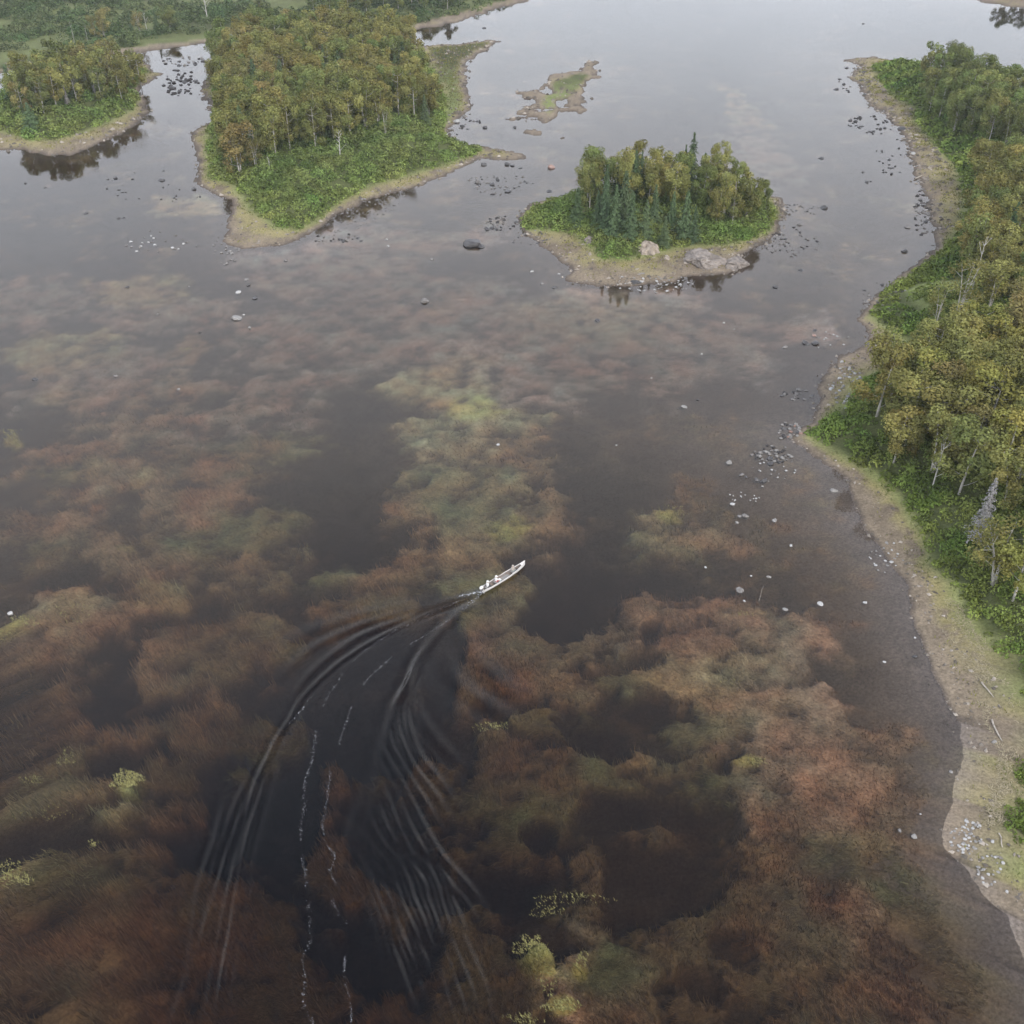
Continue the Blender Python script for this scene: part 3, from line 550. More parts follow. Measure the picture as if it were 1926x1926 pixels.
# single trees the photograph picks out: kind, u, v of the foot, v of the top, tint, label, extras
ONE = [
 ('spruce',63,248,190,'blue','full blue-green spruce alone on the near shore of the left island',dict(var=4,wide=1.5)),
 ('thin',482,322,255,'brown','open brown birch with forked white trunk at the near left corner of the large island',dict(wide=1.2)),
 ('snag',508,318,293,'grey','small bleached dead bush beside the forked white birch on the large island',dict(wide=1.3)),
 ('deadspruce',443,262,208,'grey','grey dead spruce on the left edge of the large island wood',{}),
 ('thin',725,252,190,'olive','birch with one straight white trunk at the front edge of the large island',{}),
 ('snag',640,300,240,'grey','bare pale trunk standing within the front of the large island wood',{}),
 ('spruce',1297,352,246,'dark','tall thin-topped spruce rising highest over the back of the small island',dict(var=1,wide=1.0)),
 ('spruce',1284,352,270,'dark','pointed spruce just left of the tallest spruce on the small island',dict(var=1,wide=.8)),
 ('spruce',1203,368,282,'dark','dark spruce tip beside the tall round birch on the small island',dict(var=1,wide=.8)),
 ('birch',1180,385,268,'olive','tall round-topped birch left of centre on the small island',dict(var=1,wide=.95)),
 ('birch',1125,398,284,'green','tall birch at the left end of the small island wood',dict(var=0)),
 ('birch',1108,412,300,'olive','broad birch at the left edge of the small island wood, beside the low shrubs',dict(var=3)),
 ('deadspruce',1375,425,340,'grey','grey dead spruce with bare side branches toward the right of the small island',dict(wide=.7)),
 ('snag',1352,434,380,'grey','short bare snag in front of the grey dead spruce on the small island',{}),
 ('birch',1420,400,330,'green','green birch at the right end of the small island wood',dict(var=6)),
 ('birch',1440,398,350,'green','small leafy birch at the far right of the small island, by the gravel',dict(var=4)),
 ('spruce',1185,462,365,'blue','blue-green spruce at the front centre left of the small island',dict(var=0)),
 ('spruce',1155,446,352,'blue','leftmost tall spruce in the front stand of the small island',dict(var=1)),
 ('spruce',1212,458,378,'blue','third blue-green spruce from the left in the front stand of the small island',dict(var=2,wide=.9)),
 ('spruce',1248,464,408,'blue','short bright spruce at the very front of the small island, above the pale rock',dict(var=4,wide=.9)),
 ('spruce',1138,436,340,'dark','slim dark spruce behind the leftmost front spruce of the small island',dict(var=3)),
 ('spruce',1172,430,325,'dark','dark spruce behind the front stand, left of centre on the small island',dict(var=0)),
 ('spruce',1228,438,350,'dark','dark spruce in the middle of the small island stand',dict(var=1)),
 ('spruce',1262,440,362,'blue','blue-green spruce behind the short bright one on the small island',dict(var=2,wide=.85)),
 ('spruce',1286,452,362,'blue','tall blue-green spruce right of the front stand on the small island',dict(var=0)),
 ('spruce',1303,456,390,'dark','small spruce at the right end of the front stand on the small island',dict(var=1)),
 ('thin',1758,615,520,'ochre','birch with a thin white bare trunk, left of two on the grassy clearing',dict(var=1)),
 ('thin',1798,604,470,'olive','birch with the longest straight white trunk, right of two on the grassy clearing',dict(var=0)),
 ('deadspruce',1836,1022,896,'grey','big grey dead spruce with dense twigs on the near right bank',dict(wide=1.0)),
 ('snag',1752,922,826,'grey','forked bleached dead birch leaning left at the edge of the near right wood',dict(var=1,wide=.7)),
 ('snag',1742,825,735,'grey','thin grey dead trunk between the two front birches of the near right wood',dict(wide=.7)),
 ('deadspruce',1747,822,745,'grey','grey dead conifer inside the near right wood beside the thin dead trunk',dict(wide=.6)),
 ('snag',1848,790,715,'grey','bare forked white tree rising from the middle of the near right wood',dict(wide=1.5)),
 ('snag',1822,785,722,'grey','bare white branches left of the bare forked tree in the near right wood',dict(wide=1.2)),
 ('thin',1868,1100,960,'ochre','ochre birch with leaning trunk on the right edge below the grey dead spruce',dict(wide=1.2,tilt=(0,.2))),
 ('birch',1905,1130,985,'yellow','yellowish birch hanging over the shrubs at the right edge of the photo',dict(wide=1.1)),
 ('snag',1824,560,440,'grey','bare dead stub among the birches right of the long gravel bay',dict(wide=.5)),
 ('thin',265,68,15,'brown','brown half-bare birch with white trunk on the far left bank',{}),
 ('snag',277,60,20,'grey','white bare birch right beside the brown half-bare birch on the far bank',dict(wide=.8)),
 ('snag',391,40,-25,'grey','lone white bare birch standing in the far meadow',dict(wide=.9)),
 ('spruce',422,46,12,'dark','small pointed spruce right of the lone white birch in the far meadow',dict(var=3)),
 ('birch',320,58,8,'dark','broad dark round tree on the far bank behind the left channel',dict(wide=1.7)),
 ('spruce',296,60,15,'dark','dark pointed spruce left of the broad dark round tree',dict(var=0)),
 ('spruce',226,62,35,'dark','small dark spruce under the brown birches on the far bank',dict(var=1)),
 ('spruce',248,60,22,'dark','slim dark spruce between two brown birches on the far bank',dict(var=3)),
 ('birch',197,72,10,'brown','tall brown birch at the left of the far bank clump',dict(wide=1.2)),
 ('birch',180,74,26,'brown','lower brown birch leftmost in the far bank clump',{}),
 ('snag',140,80,38,'grey','thin white dead trunk behind the left island wood',dict(wide=.4)),
 ('snag',165,78,45,'grey','short white dead trunk right of the thin one behind the left island wood',dict(wide=.4)),
 ('birch',490,24,-18,'dark','dark tree at the top edge of the far meadow',{}),
 ('snag',452,72,50,'grey','bleached snag on the pale gravel behind the large island',dict(wide=.9)),
 ('snag',438,76,58,'grey','smaller bleached snag left of the other on the pale gravel behind the large island',dict(wide=.9)),
 ('spruce',50,236,190,'dark','dark spruce left of the full blue-green one on the left island',dict(var=2)),
 ('deadspruce',128,200,160,'grey','grey dead spruce in front of the left island wood',{}),
 ('deadspruce',182,192,150,'grey','grey dead spruce right of centre in the left island wood',{}),
 ('spruce',800,235,175,'dark','dark spruce at the right edge of the large island wood',dict(var=2)),
 ('birch',1900,150+70,160,'green','green birch by the gap where water shows at the right edge',{}),
]
for kind, u, vb, vt, tint, lb, kw in ONE:
    z0 = .8
    for _i in range(3): x, y = P(u, vb, z0); z0 = zat(x, y)
    H = max(2.0, CAMH - y * (ST + (vt - 963) / FPX * CT) / (CT - (vt - 963) / FPX * ST) - z0) * (1.08 if 1100 < u < 1320 and vb > 425 else 1); tree(kind, x, y, H, tint, lb, None, **kw)
# far bank clump at the top of the frame and the wood beyond the right corner
k = 0
for i, u in enumerate([590, 622, 655, 690, 722, 750, 775, 800, 820, 842]):
    x, y = P(u, 26 - .05 * (u - 590) + (i % 2) * 7); tree('birch', x, y, random.uniform(10, 12.5), random.choice(['dark', 'green', 'dark', 'olive']), f'dark far tree, {word(i)} from the left in the clump at the top of the photo', 'trees on the far bank', wide=1.25)
for i, u in enumerate([560, 610, 660, 705, 745, 785, 820]):
    x, y = P(u, 2 + (i % 2) * 5); tree('birch', x, y, random.uniform(11, 13), random.choice(['dark', 'green']), f'dark far tree, {word(i)} from the left in the row behind the top clump', 'trees on the far bank', wide=1.3)
for i, u in enumerate([1885, 1905, 1928, 1955, 1985]):
    x, y = P(u, 2 - i % 2 * 4); tree('birch', x, y, random.uniform(10, 12), 'dark', f'far tree above the top right corner gravel, {word(i)} from the left', 'trees beyond the top right corner', wide=1.2)

# ------------------------------------------------------------------ thickets
def thicket(name, label, poly, spacing, rr, tint, leaf_px, inner=None, minin=0.0, hgt_=1.0, mask=None):
    pw = PP(poly) if not isinstance(poly, np.ndarray) else poly
    x0, y0 = pw.min(0); x1, y1 = pw.max(0); n_ = int((x1 - x0) * (y1 - y0) / spacing ** 2); x = RNG.uniform(x0, x1, n_); y = RNG.uniform(y0, y1, n_)
    ok = inside(x, y, pw); x, y = x[ok], y[ok]; s = sdf(x, y, pw); dz = y * CT + CAMH * ST; u = 963 + FPX * x / dz; v = 963 - FPX * (y * ST - CAMH * CT) / dz
    ok = (s > minin) & (u > -100) & (u < 2060) & (v > -60) & (v < 2050)
    if inner is not None:
        for p in inner: ok &= sdf(x, y, p) < 5.0
    if mask is not None: ok &= mask(x, y)
    x, y, s = x[ok], y[ok], s[ok]; f_ = field(x, y); zb = f_['z']; A = []
    big = fbm(x, y, 9, 3, 200); hue = fbm(x, y, 5, 3, 210)
    for i in range(len(x)):
        r = RNG.uniform(*rr) * (1.6 if RNG.random() < .1 else 1) * (.6 + .8 * big[i]) * min(1, .45 + s[i] / 3.5); dist = math.hypot(y[i], CAMH); lf = leaf_px * dist / 1050
        N = int(min(140, 3.2 * r * r / (lf * lf) * 1.0)) + 6; d = sph(N); d[:, 2] = np.abs(d[:, 2]); rad = r * (.8 + .3 * RNG.random(N))
        p = d * rad[:, None] * np.array((1, 1, .95 * hgt_)); ed_ = math.exp(-s[i] / 5.0); c0 = np.array(tint) * (.50 + .75 * RNG.random()) * (1 + .28 * ed_ * np.array((1.3, 1.0, .5))) * (1 + (hue[i] - .5) * np.array((.6, .1, .3)))
        nn = d + (0, 0, .35); nn /= np.linalg.norm(nn, axis=1)[:, None]
        A.append((p + (x[i], y[i], zb[i] - .05), nn, RNG.uniform(.8, 1.5, N) * lf, np.clip(c0 * (.7 + .6 * RNG.random((N, 1))), .003, 1)))
    if not A: return
    cen, nn, sz, col = (np.concatenate(q_) for q_ in zip(*A)); print(name, len(x), len(cen))
    o_ = link(name, mk(name, tris(cen, nn, sz, col), thk_m), kind='stuff'); tag(o_, label, 'shrubs')
thk_m = attr_mat('shrub_leaves', .2, False)
FW = {f_[0]: PP(f_[1]) for f_ in FOREST}; clear = GREEN['b']
thicket('willow_thicket', 'green willow shrubs skirting the wood on the left island', SW['left_island'], 1.55, (.9, 1.7), (.195, .255, .080), 1.15, [FW['left island']])
thicket('willow_thicket', 'broad belt of green shrubs in front of the large island wood', SW['large_island'], 1.35, (.8, 1.6), (.195, .255, .080), 1.1, [FW['large island']])
thicket('willow_thicket', 'bright green shrubs ringing the wood on the small island', SW['small_island'], 1.15, (.7, 1.4), (.195, .255, .080), 1.1, [FW['small island']])
thicket('willow_thicket', 'dense dark green shrubs along the right bank between wood and gravel', SW['right_bank'], 1.2, (.6, 1.35), (.165, .225, .060), 1.7, [FW['far right point'], FW['middle right bank'], FW['near right wood']], mask=lambda x, y: ~inside(x, y, clear) | (fbm(x, y, 4, 2, 77) > .52))
for k, lb in (('bank_bush_a', 'upper of two green bushes at the right edge of the near gravel bank'), ('bank_bush_b', 'lower green bush at the right edge of the near gravel bank'), ('bank_bush_c', 'lowest green bush cut by the right edge of the photo')):
    thicket('bush_patch', lb, SW[k], .7, (.5, 1.0), (.14, .19, .05), 1.7)
thicket('meadow_shrubs', 'mixed low shrubs over the far meadow at the top left', [(-250,158),(0,132),(200,98),(400,74),(780,50),(900,24),(985,-8),(985,-40),(-450,-40)], 3.9, (1.4, 3.0), (.125, .165, .070), 1.05, None, 1.5, mask=lambda x, y: fbm(x, y, 28, 3, 31) > .33)

# tall grass fringing the shrubs, and tufts on the gravel
def blades(x, y, z, h, w, col, lean=.35, dirv=None):
    N = len(x); a_ = RNG.random(N) * 6.283; lx = np.cos(a_) * lean * h; ly = np.sin(a_) * lean * h
    if dirv is not None: lx = lx * .5 + dirv[0] * h; ly = ly * .5 + dirv[1] * h
    b_ = RNG.random(N) * 6.283; px, py = np.cos(b_) * w, np.sin(b_) * w
    v = np.stack([np.stack([x - px, y - py, z], -1), np.stack([x + px, y + py, z], -1), np.stack([x + lx, y + ly, z + h], -1)], 1).reshape(-1, 3)
    return v, np.arange(3 * N).reshape(-1, 3), np.repeat(col, 3, 0)
gx = []; 
for reg, dens, dmax in (('left_island', 3.0, 1), ('large_island', 3.0, 1), ('small_island', 6.0, 1), ('right_bank', 8.0, 1)):
    pw = LW[reg]; x0, y0 = pw.min(0); x1, y1 = pw.max(0); x1 = min(x1, 190); y1 = min(y1, 520); x0 = max(x0, -260); y0 = max(y0, 30); n_ = int((x1 - x0) * (y1 - y0) * dens)
    x = RNG.uniform(x0, x1, n_); y = RNG.uniform(y0, y1, n_); dz = y * CT + CAMH * ST; u = 963 + FPX * x / dz; v_ = 963 - FPX * (y * ST - CAMH * CT) / dz
    ok = (u > -20) & (u < 1960) & (v_ > 0) & (v_ < 1960); x, y = x[ok], y[ok]; ok = inside(x, y, pw) & (sdf(x, y, SW[reg]) < .8); x, y = x[ok], y[ok]
    gx.append(np.stack([x, y], 1))
gx = np.concatenate(gx); f_ = field(gx[:, 0], gx[:, 1]); cl = fbm(gx[:, 0], gx[:, 1], 2.2, 3, 401)
pr = ss(-5, 0, f_['s'] / np.clip(gx[:, 1] / 160, .6, 3)) * ss(.38, .6, cl) + ss(0, 3, f_['g']) * .9 + ss(.60, .68, cl) * .45
ok = (RNG.random(len(pr)) < pr) & (f_['d'] > 1.2); gx = gx[ok]; gz = f_['z'][ok]; gs = f_['s'][ok]; cl = cl[ok]; print('grass', len(gx))
if len(gx) > 120000: gx, gz, gs, cl = gx[:120000], gz[:120000], gs[:120000], cl[:120000]
gc = np.array((.215, .19, .085)) * (1 - ss(-3, 0, gs))[:, None] + np.array((.14, .175, .055)) * ss(-3, 0, gs)[:, None]; gc = gc * (.6 + .8 * RNG.random((len(gx), 1)))
yel = (gs < -2.5) & (cl > .62); gc[yel] = np.array((.24, .24, .06)) * (.7 + .6 * RNG.random((yel.sum(), 1)))
dist = np.hypot(gx[:, 1], CAMH); v, ff, cc = blades(gx[:, 0], gx[:, 1], gz, RNG.uniform(.15, .42, len(gx)) , dist * .0005, gc, .5)
o_ = link('bank_grass', mesh_np('bank_grass', v, ff, attr_mat('grass_blades', .3, False), cc), kind='stuff'); tag(o_, 'yellow-green grass fringing the river banks and gravel', 'grass')

# ------------------------------------------------------------------ water weed
n_ = 620000
vv = 760 + 1230 * RNG.random(n_) ** .9; uu = RNG.uniform(-40, 1966, n_)
q = np.array([(uu - 963) / FPX, -(vv - 963) / FPX]); dx, dy, dz = q[0], CT + q[1] * ST, -ST + q[1] * CT; t = CAMH / -dz; x = dx * t; y = dy * t
f_ = field(x, y); flow = fbm(x, y, 14, 3, 505) * 2.2 - 1.1; lum = f_['wc'].mean(-1)
ok = (f_['W'] > .45) & (RNG.random(n_) < .30) & (f_['z'] < -.1); x, y = x[ok], y[ok]; z = f_['z'][ok]; wc = f_['wc'][ok]; fl = flow[ok]
yel = wc[:, 0] > .30
h = RNG.uniform(.10, .34, len(x)); h = np.where(yel, np.minimum(-z + RNG.uniform(-.2, .14, len(x)), 1.2), np.minimum(h, np.maximum(-z - .03, .02)))
ln = RNG.uniform(.3, 1.0, len(x)); a_ = math.radians(200) + fl * 1.0; print('weed', len(x))
dist = np.hypot(y, CAMH); w = dist * .00045; b_ = a_ + math.pi / 2 + RNG.normal(0, .4, len(x))
aa = a_ + RNG.normal(0, .8, len(x)); ln = np.where(yel, ln * .5, ln)
v = np.stack([np.stack([x - np.cos(b_) * w, y - np.sin(b_) * w, z - .02], -1), np.stack([x + np.cos(b_) * w, y + np.sin(b_) * w, z - .02], -1), np.stack([x + np.cos(aa) * ln, y + np.sin(aa) * ln, z + h], -1)], 1).reshape(-1, 3)
cc = np.repeat(np.clip(wc * (.6 + 1.1 * RNG.random((len(x), 1)) ** 1.6), 0, .7), 3, 0)
o_ = link('water_weed', mesh_np('water_weed', v, np.arange(len(v)).reshape(-1, 3), attr_mat('weed', .2, False), cc), kind='stuff'); tag(o_, 'red-brown and olive river weed streaming under the water', 'water weed')
# tips that break the surface
TUFT = [(242,1466,26,18,900),(1002,1778,30,22,500),(1058,1892,28,14,420),(1098,1805,14,14,120),(1030,1840,20,50,160),(985,1915,30,12,160),(1085,1688,60,10,200),(1030,1712,30,14,120),(15,1640,24,26,260),(45,1652,16,12,160),(45,1168,26,14,220),(130,1150,40,22,120),(125,1425,18,18,110),
        (60,1465,22,10,80),(175,1588,12,8,60),(100,1530,60,16,90),(925,1366,30,8,160),(1268,962,24,10,140),(20,815,16,10,90),(865,797,40,4,40),(900,775,30,8,60),(840,722,40,8,50),(350,656,14,6,40),(940,980,30,8,50),(1110,1390,0,0,0),(1425,1432,20,9,70),(1400,1155,18,5,50),(1375,1280,20,4,30)]
X_ = []; 
for (u, v_, ru, rv, k) in TUFT:
    k = int(k * .85) if not (u == 242) else k
    if not k: continue
    th = RNG.random(k) * 6.283; r = np.sqrt(RNG.random(k)) * (.35 + 1.1 * vn(2.2 * np.cos(th) + u, 2.2 * np.sin(th) + v_, 4)); uu = u + ru * r * np.cos(th) * 1.1; v2 = v_ + rv * r * np.sin(th) * 1.1
    X_ += [(*P(a1, b1), (1 if k > 100 else 0)) for a1, b1 in zip(uu, v2)]
X_ = np.array(X_); N = len(X_); tc_ = np.array((.44, .41, .16)) * (.6 + .7 * RNG.random((N, 1))); dist = np.hypot(X_[:, 1], CAMH)
v, ff, cc = blades(X_[:, 0], X_[:, 1], np.full(N, -.05), RNG.uniform(.03, .12, N), dist * .00042, tc_, 2.0, (-1.2, 1.2))
o_ = link('weed_tips', mesh_np('weed_tips', v, ff, attr_mat('weed_tip', .2, False), cc), kind='stuff'); tag(o_, 'pale yellow weed tips breaking the surface in tufts', 'water weed')

# ------------------------------------------------------------------ rocks
rock_grey = simple_mat('rock_grey', (.20, .185, .17), .75, .4, 1.6, .6); rock_dark = simple_mat('rock_dark', (.075, .070, .068), .5, .4, 1.6, .6); rock_pale = simple_mat('rock_pale', (.27, .255, .235), .8, .25, 2, .4); rock_white = simple_mat('rock_white', (.44, .43, .41), .8, .1, 2, .2); rock_red = simple_mat('rock_pinkish', (.33, .22, .18), .8, .3, 2, .4)
RM = dict(d=rock_dark, g=rock_grey, p=rock_pale, w=rock_white, r=rock_red)
def rock_data(seed, m, sub=2, flat=.6):
    bm = bmesh.new(); bmesh.ops.create_icosphere(bm, subdivisions=sub, radius=1); rnd = random.Random(seed); ph = [Vector([rnd.uniform(-1, 1) for _ in range(3)]).normalized() for _ in range(9)]; dd = [rnd.uniform(.55, .95) for _ in range(9)]
    for v in bm.verts:
        n_ = v.co.normalized()
        for p, q_ in zip(ph, dd):
            e = v.co.dot(p)
            if e > q_: v.co -= p * (e - q_)
        v.co += n_ * .05 * math.sin(7 * n_.x + seed) * math.sin(5 * n_.y) ; v.co.z *= flat
    me = bpy.data.meshes.new('rock'); bm.to_mesh(me); bm.free(); me.materials.append(m); return me
ROCK = {k: [rock_data(i * 7 + ord(k), RM[k], 2, (.5, .62, .75, .45)[i]) for i in range(4)] for k in RM}
CN = dict(d='dark', g='grey', p='pale grey', w='white', r='pinkish')
used_rock = 0
def rock(u, v, wpx, tone, label, group=None, up=.25, name='rock'):
    global used_rock; used_rock += 1
    x, y = P(u, v); s = wpx * mpp(u, v) / 2; me = random.choice(ROCK[tone]); o_ = link(name, me); z0 = max(zat(x, y), -.02) if True else 0
    o_.location = (x, y, z0 + s * .12 * up); o_.rotation_euler = (random.uniform(-.15, .15), random.uniform(-.15, .15), random.uniform(0, 6.28)); o_.scale = (s, s * random.uniform(.7, 1), s * random.uniform(.8, 1.1))
    return tag(o_, label, 'rock', group)
BIGR = [(888,461,34,'d','largest dark boulder in the channel left of the small island',dict(up=2)),(905,464,15,'d','flat dark rock touching the right side of the largest boulder',{}),
 (800,567,18,'g','lone pale-topped rock in mid river below the large island',{}),(446,598,22,'p','oval pale rock standing alone in the left of the river',{}),(458,592,7,'w','small white stone at the upper right of the oval pale rock',{}),
 (449,550,13,'w','flat white rock above the oval pale rock',{}),(479,561,14,'d','thin dark slab pointing right, beside the flat white rock',{}),(463,526,10,'g','upper rock of the pair above the flat white rock',{}),(467,537,8,'d','lower dark rock of the pair above the flat white rock',{}),
 (470,617,9,'p','small pale rock below and right of the oval pale rock',{}),(303,339,17,'d','largest dark rock off the mouth of the left channel',{}),(217,335,11,'d','dark rock left of the largest one off the left channel',{}),(162,401,11,'d','dark rock farthest left in open water below the left island',{}),
 (232,410,8,'d','right rock of a pair in open water under the left channel',{}),(223,411,7,'d','left rock of a pair in open water under the left channel',{}),(85,353,6,'d','small dark rock near the left edge of the photo',{}),(48,345,6,'d','leftmost small dark rock below the left island',{}),(365,356,11,'d','dark rock against the left shore of the large island',{}),
 (239,540,10,'d','dark rock alone in the reddish shallows on the left',{}),(66,713,13,'d','flat dark rock close to the left edge of the photo',{}),(296,591,7,'g','small grey rock left of the oval pale rock',{}),(376,625,7,'d','small dark rock below left of the oval pale rock',{}),(336,732,7,'p','small pale stone in the middle of the red weed on the left',{}),(20,1154,14,'w','long white stone beside yellow weed at the left edge',{}),
 (514,734,5,'d','tiny black stone above the dark channel',{}),(538,490,9,'g','grey rock just below the tip of the large island',{}),(217,707,9,'g','small flat grey rock above the left weed bed',{}),(355,539,6,'g','small rock right of the lone dark one in the reddish shallows',{}),
 (1545,298,13,'d','dark round rock in the channel between small island and right bank',{}),(1572,168,12,'d','dark rock standing off the far gravel point',{}),(1594,170,8,'d','lower dark rock beside the one off the far gravel point',{}),(1550,391,16,'d','flat dark slab in the right channel',{}),(1707,428,14,'g','grey slab in the shallows of the right bay',{}),(1702,473,15,'d','dark long rock below the grey slab in the right bay',{}),
 (1504,423,11,'g','grey rock off the right end of the small island',{}),(1458,540,13,'d','dark rock below the right end of the small island',{}),(1507,508,12,'d','dark twin rock in the current right of the small island',{}),(1516,645,18,'d','left of two dark boulders near the right bank',{}),(1533,646,17,'d','right of two dark boulders near the right bank',{}),(1531,631,11,'r','pinkish rock stacked behind the two dark boulders',{}),(1533,621,9,'d','small dark rock farthest up behind the two boulders',{}),
 (1476,653,12,'g','low submerged rock left of the two dark boulders',{}),(1124,602,14,'d','thin dark rock showing above the pinkish shallows',{}),(1287,765,13,'p','pale rock alone in open water right of centre',{}),(1312,752,8,'d','small dark rock up and right of the lone pale rock',{}),(1372,870,15,'p','round pale rock left of the rocky spit',{}),(1402,971,15,'g','grey oval rock with a small companion, off the spit',{}),(1391,971,9,'g','small grey rock at the left of the oval one',{}),
 (1378,948,11,'w','white rock just above the grey oval rock',{}),(1386,983,9,'p','pale stone just below the grey oval rock',{}),(1437,904,15,'d','larger dark rock at the right of a close pair',{}),(1424,903,12,'d','smaller dark rock at the left of a close pair',{}),(1434,915,8,'p','pale stone under the close dark pair',{}),(1395,893,12,'g','grey rock of a small knot left of the close dark pair',{}),(1403,897,7,'d','dark rock of a small knot left of the close dark pair',{}),
 (1569,923,16,'p','pale flat rock near the shore below the spit',{}),(1392,1110,18,'g','round grey rock in mid water, right of the canoe',{}),(1400,1130,7,'w','white stone below the round grey rock',{}),(1413,1083,6,'w','small white stone above right of the round grey rock',{}),(1446,1085,10,'p','small pale slab right of the white stone',{}),(1477,1146,12,'p','pale pointed rock left of two white rocks',{}),(1543,1136,13,'w','white rock in shallow water, middle of three in a line',{}),(1627,1133,9,'w','white rock nearest the shore, end of the line of three',{}),
 (1327,1067,7,'w','small white stone left of the round grey rock',{}),(1488,1026,9,'w','small white stone on its own below the spit',{}),(1457,979,13,'p','low pale rock with ripples, right of the grey oval rock',{}),(1720,1573,13,'p','round pale grey boulder near the lower right bank',{}),(1692,1562,9,'g','small grey stone left of the round pale boulder',{}),(1731,1531,5,'w','tiny white stone above the round pale boulder',{}),(1721,1199,7,'w','white stone at the edge of the near gravel bank',{}),(1721,1235,11,'d','dark-sided rock just below the white stone at the bank edge',{}),(1664,1245,8,'w','white stone a little offshore of the near bank',{}),(1789,1452,9,'p','pale block at the waterline of the near bank',{}),
 (1159,837,5,'w','white speck of stone in deep water at centre right',{}),(1225,711,5,'w','white stone tip in open water above the deep channel',{}),(1320,666,6,'w','white stone tip right of centre, over pink shallows',{}),(1362,607,5,'w','left of two white stone tips below the small island',{}),(1381,619,5,'w','right of two white stone tips below the small island',{}),(937,836,8,'w','white stone at the right end of the pale weed bank',{}),(727,450,6,'w','upper of two white stones off the large island shore',{}),(730,463,7,'w','lower of two white stones off the large island shore',{}),
 (1037,315,16,'r','pinkish boulder in the channel above the small island',{}),(1034,360,14,'d','dark rock nearest the upper left of the small island',{}),(955,360,17,'d','largest dark rock in the gap between the two islands',{}),(925,347,13,'d','dark rock in the gap, lower left of the largest',{}),(936,338,10,'d','dark rock in the gap, upper left of the largest',{}),(898,342,13,'g','grey rock closest to the large island gravel in the gap',{}),(1002,345,6,'d','small dark rock in the middle of the gap',{}),
 (910,310,12,'d','dark rock against the gravel spit of the large island',{}),(955,309,14,'d','dark rock below the gravel spit, middle of three',{}),(964,312,10,'d','dark rock below the gravel spit, right of three',{}),(979,316,9,'d','outermost dark rock below the gravel spit',{}),(870,237,13,'d','dark rock at the right shore of the large island',{}),(912,240,11,'d','dark rock in the narrow channel above the gravel spit',{}),(968,240,8,'d','small dark rock touching the mid river shoal',{}),(858,229,14,'w','big white rock on the right shore of the large island',{}),
 (910,53,10,'d','dark rock in the open river near the top',{}),(1624,45,7,'d','small dark rock far out in the upper river',{}),(1019,534,9,'g','grey rock at the lower left shore of the small island',{}),(1043,541,10,'d','dark rock at the lowest left of the small island',{}),(1000,511,9,'w','white rock off the left shore of the small island',{}),(1051,515,6,'w','white stone on the gravel at the left of the small island',{}),(916,431,13,'d','round dark rock left of the stone trail of the small island',{}),
 (812,488,8,'g','small rock right of centre above the lone pale-topped rock',{}),(1756,575,8,'w','white stone in the grassy clearing',{}),(1696,243,16,'d','dark boulder at the corner of the far right shore',{}),(1626,128+50,8,'d','dark rock against the far right gravel',{}),(1717,290,11,'w','white rock on the shore of the far right bank',{}),(1868,1400,12,'p','pale block in the green at the right edge of the near bank',{}),(1865,1588,9,'w','yellowish white stone on the near gravel',{}),(1893,1680,9,'w','white stone near the bottom of the near gravel',{})]
for (u, v, w_, tn, lb, kw) in BIGR: rock(u, v, w_, tn, lb, **kw)
small = []; ROCKLO = []
for i in range(4):
    b_ = bmesh.new(); b_.from_mesh(rock_data(900 + i, rock_grey, 1, .6)); b_.verts.ensure_lookup_table(); ROCKLO.append(b_)
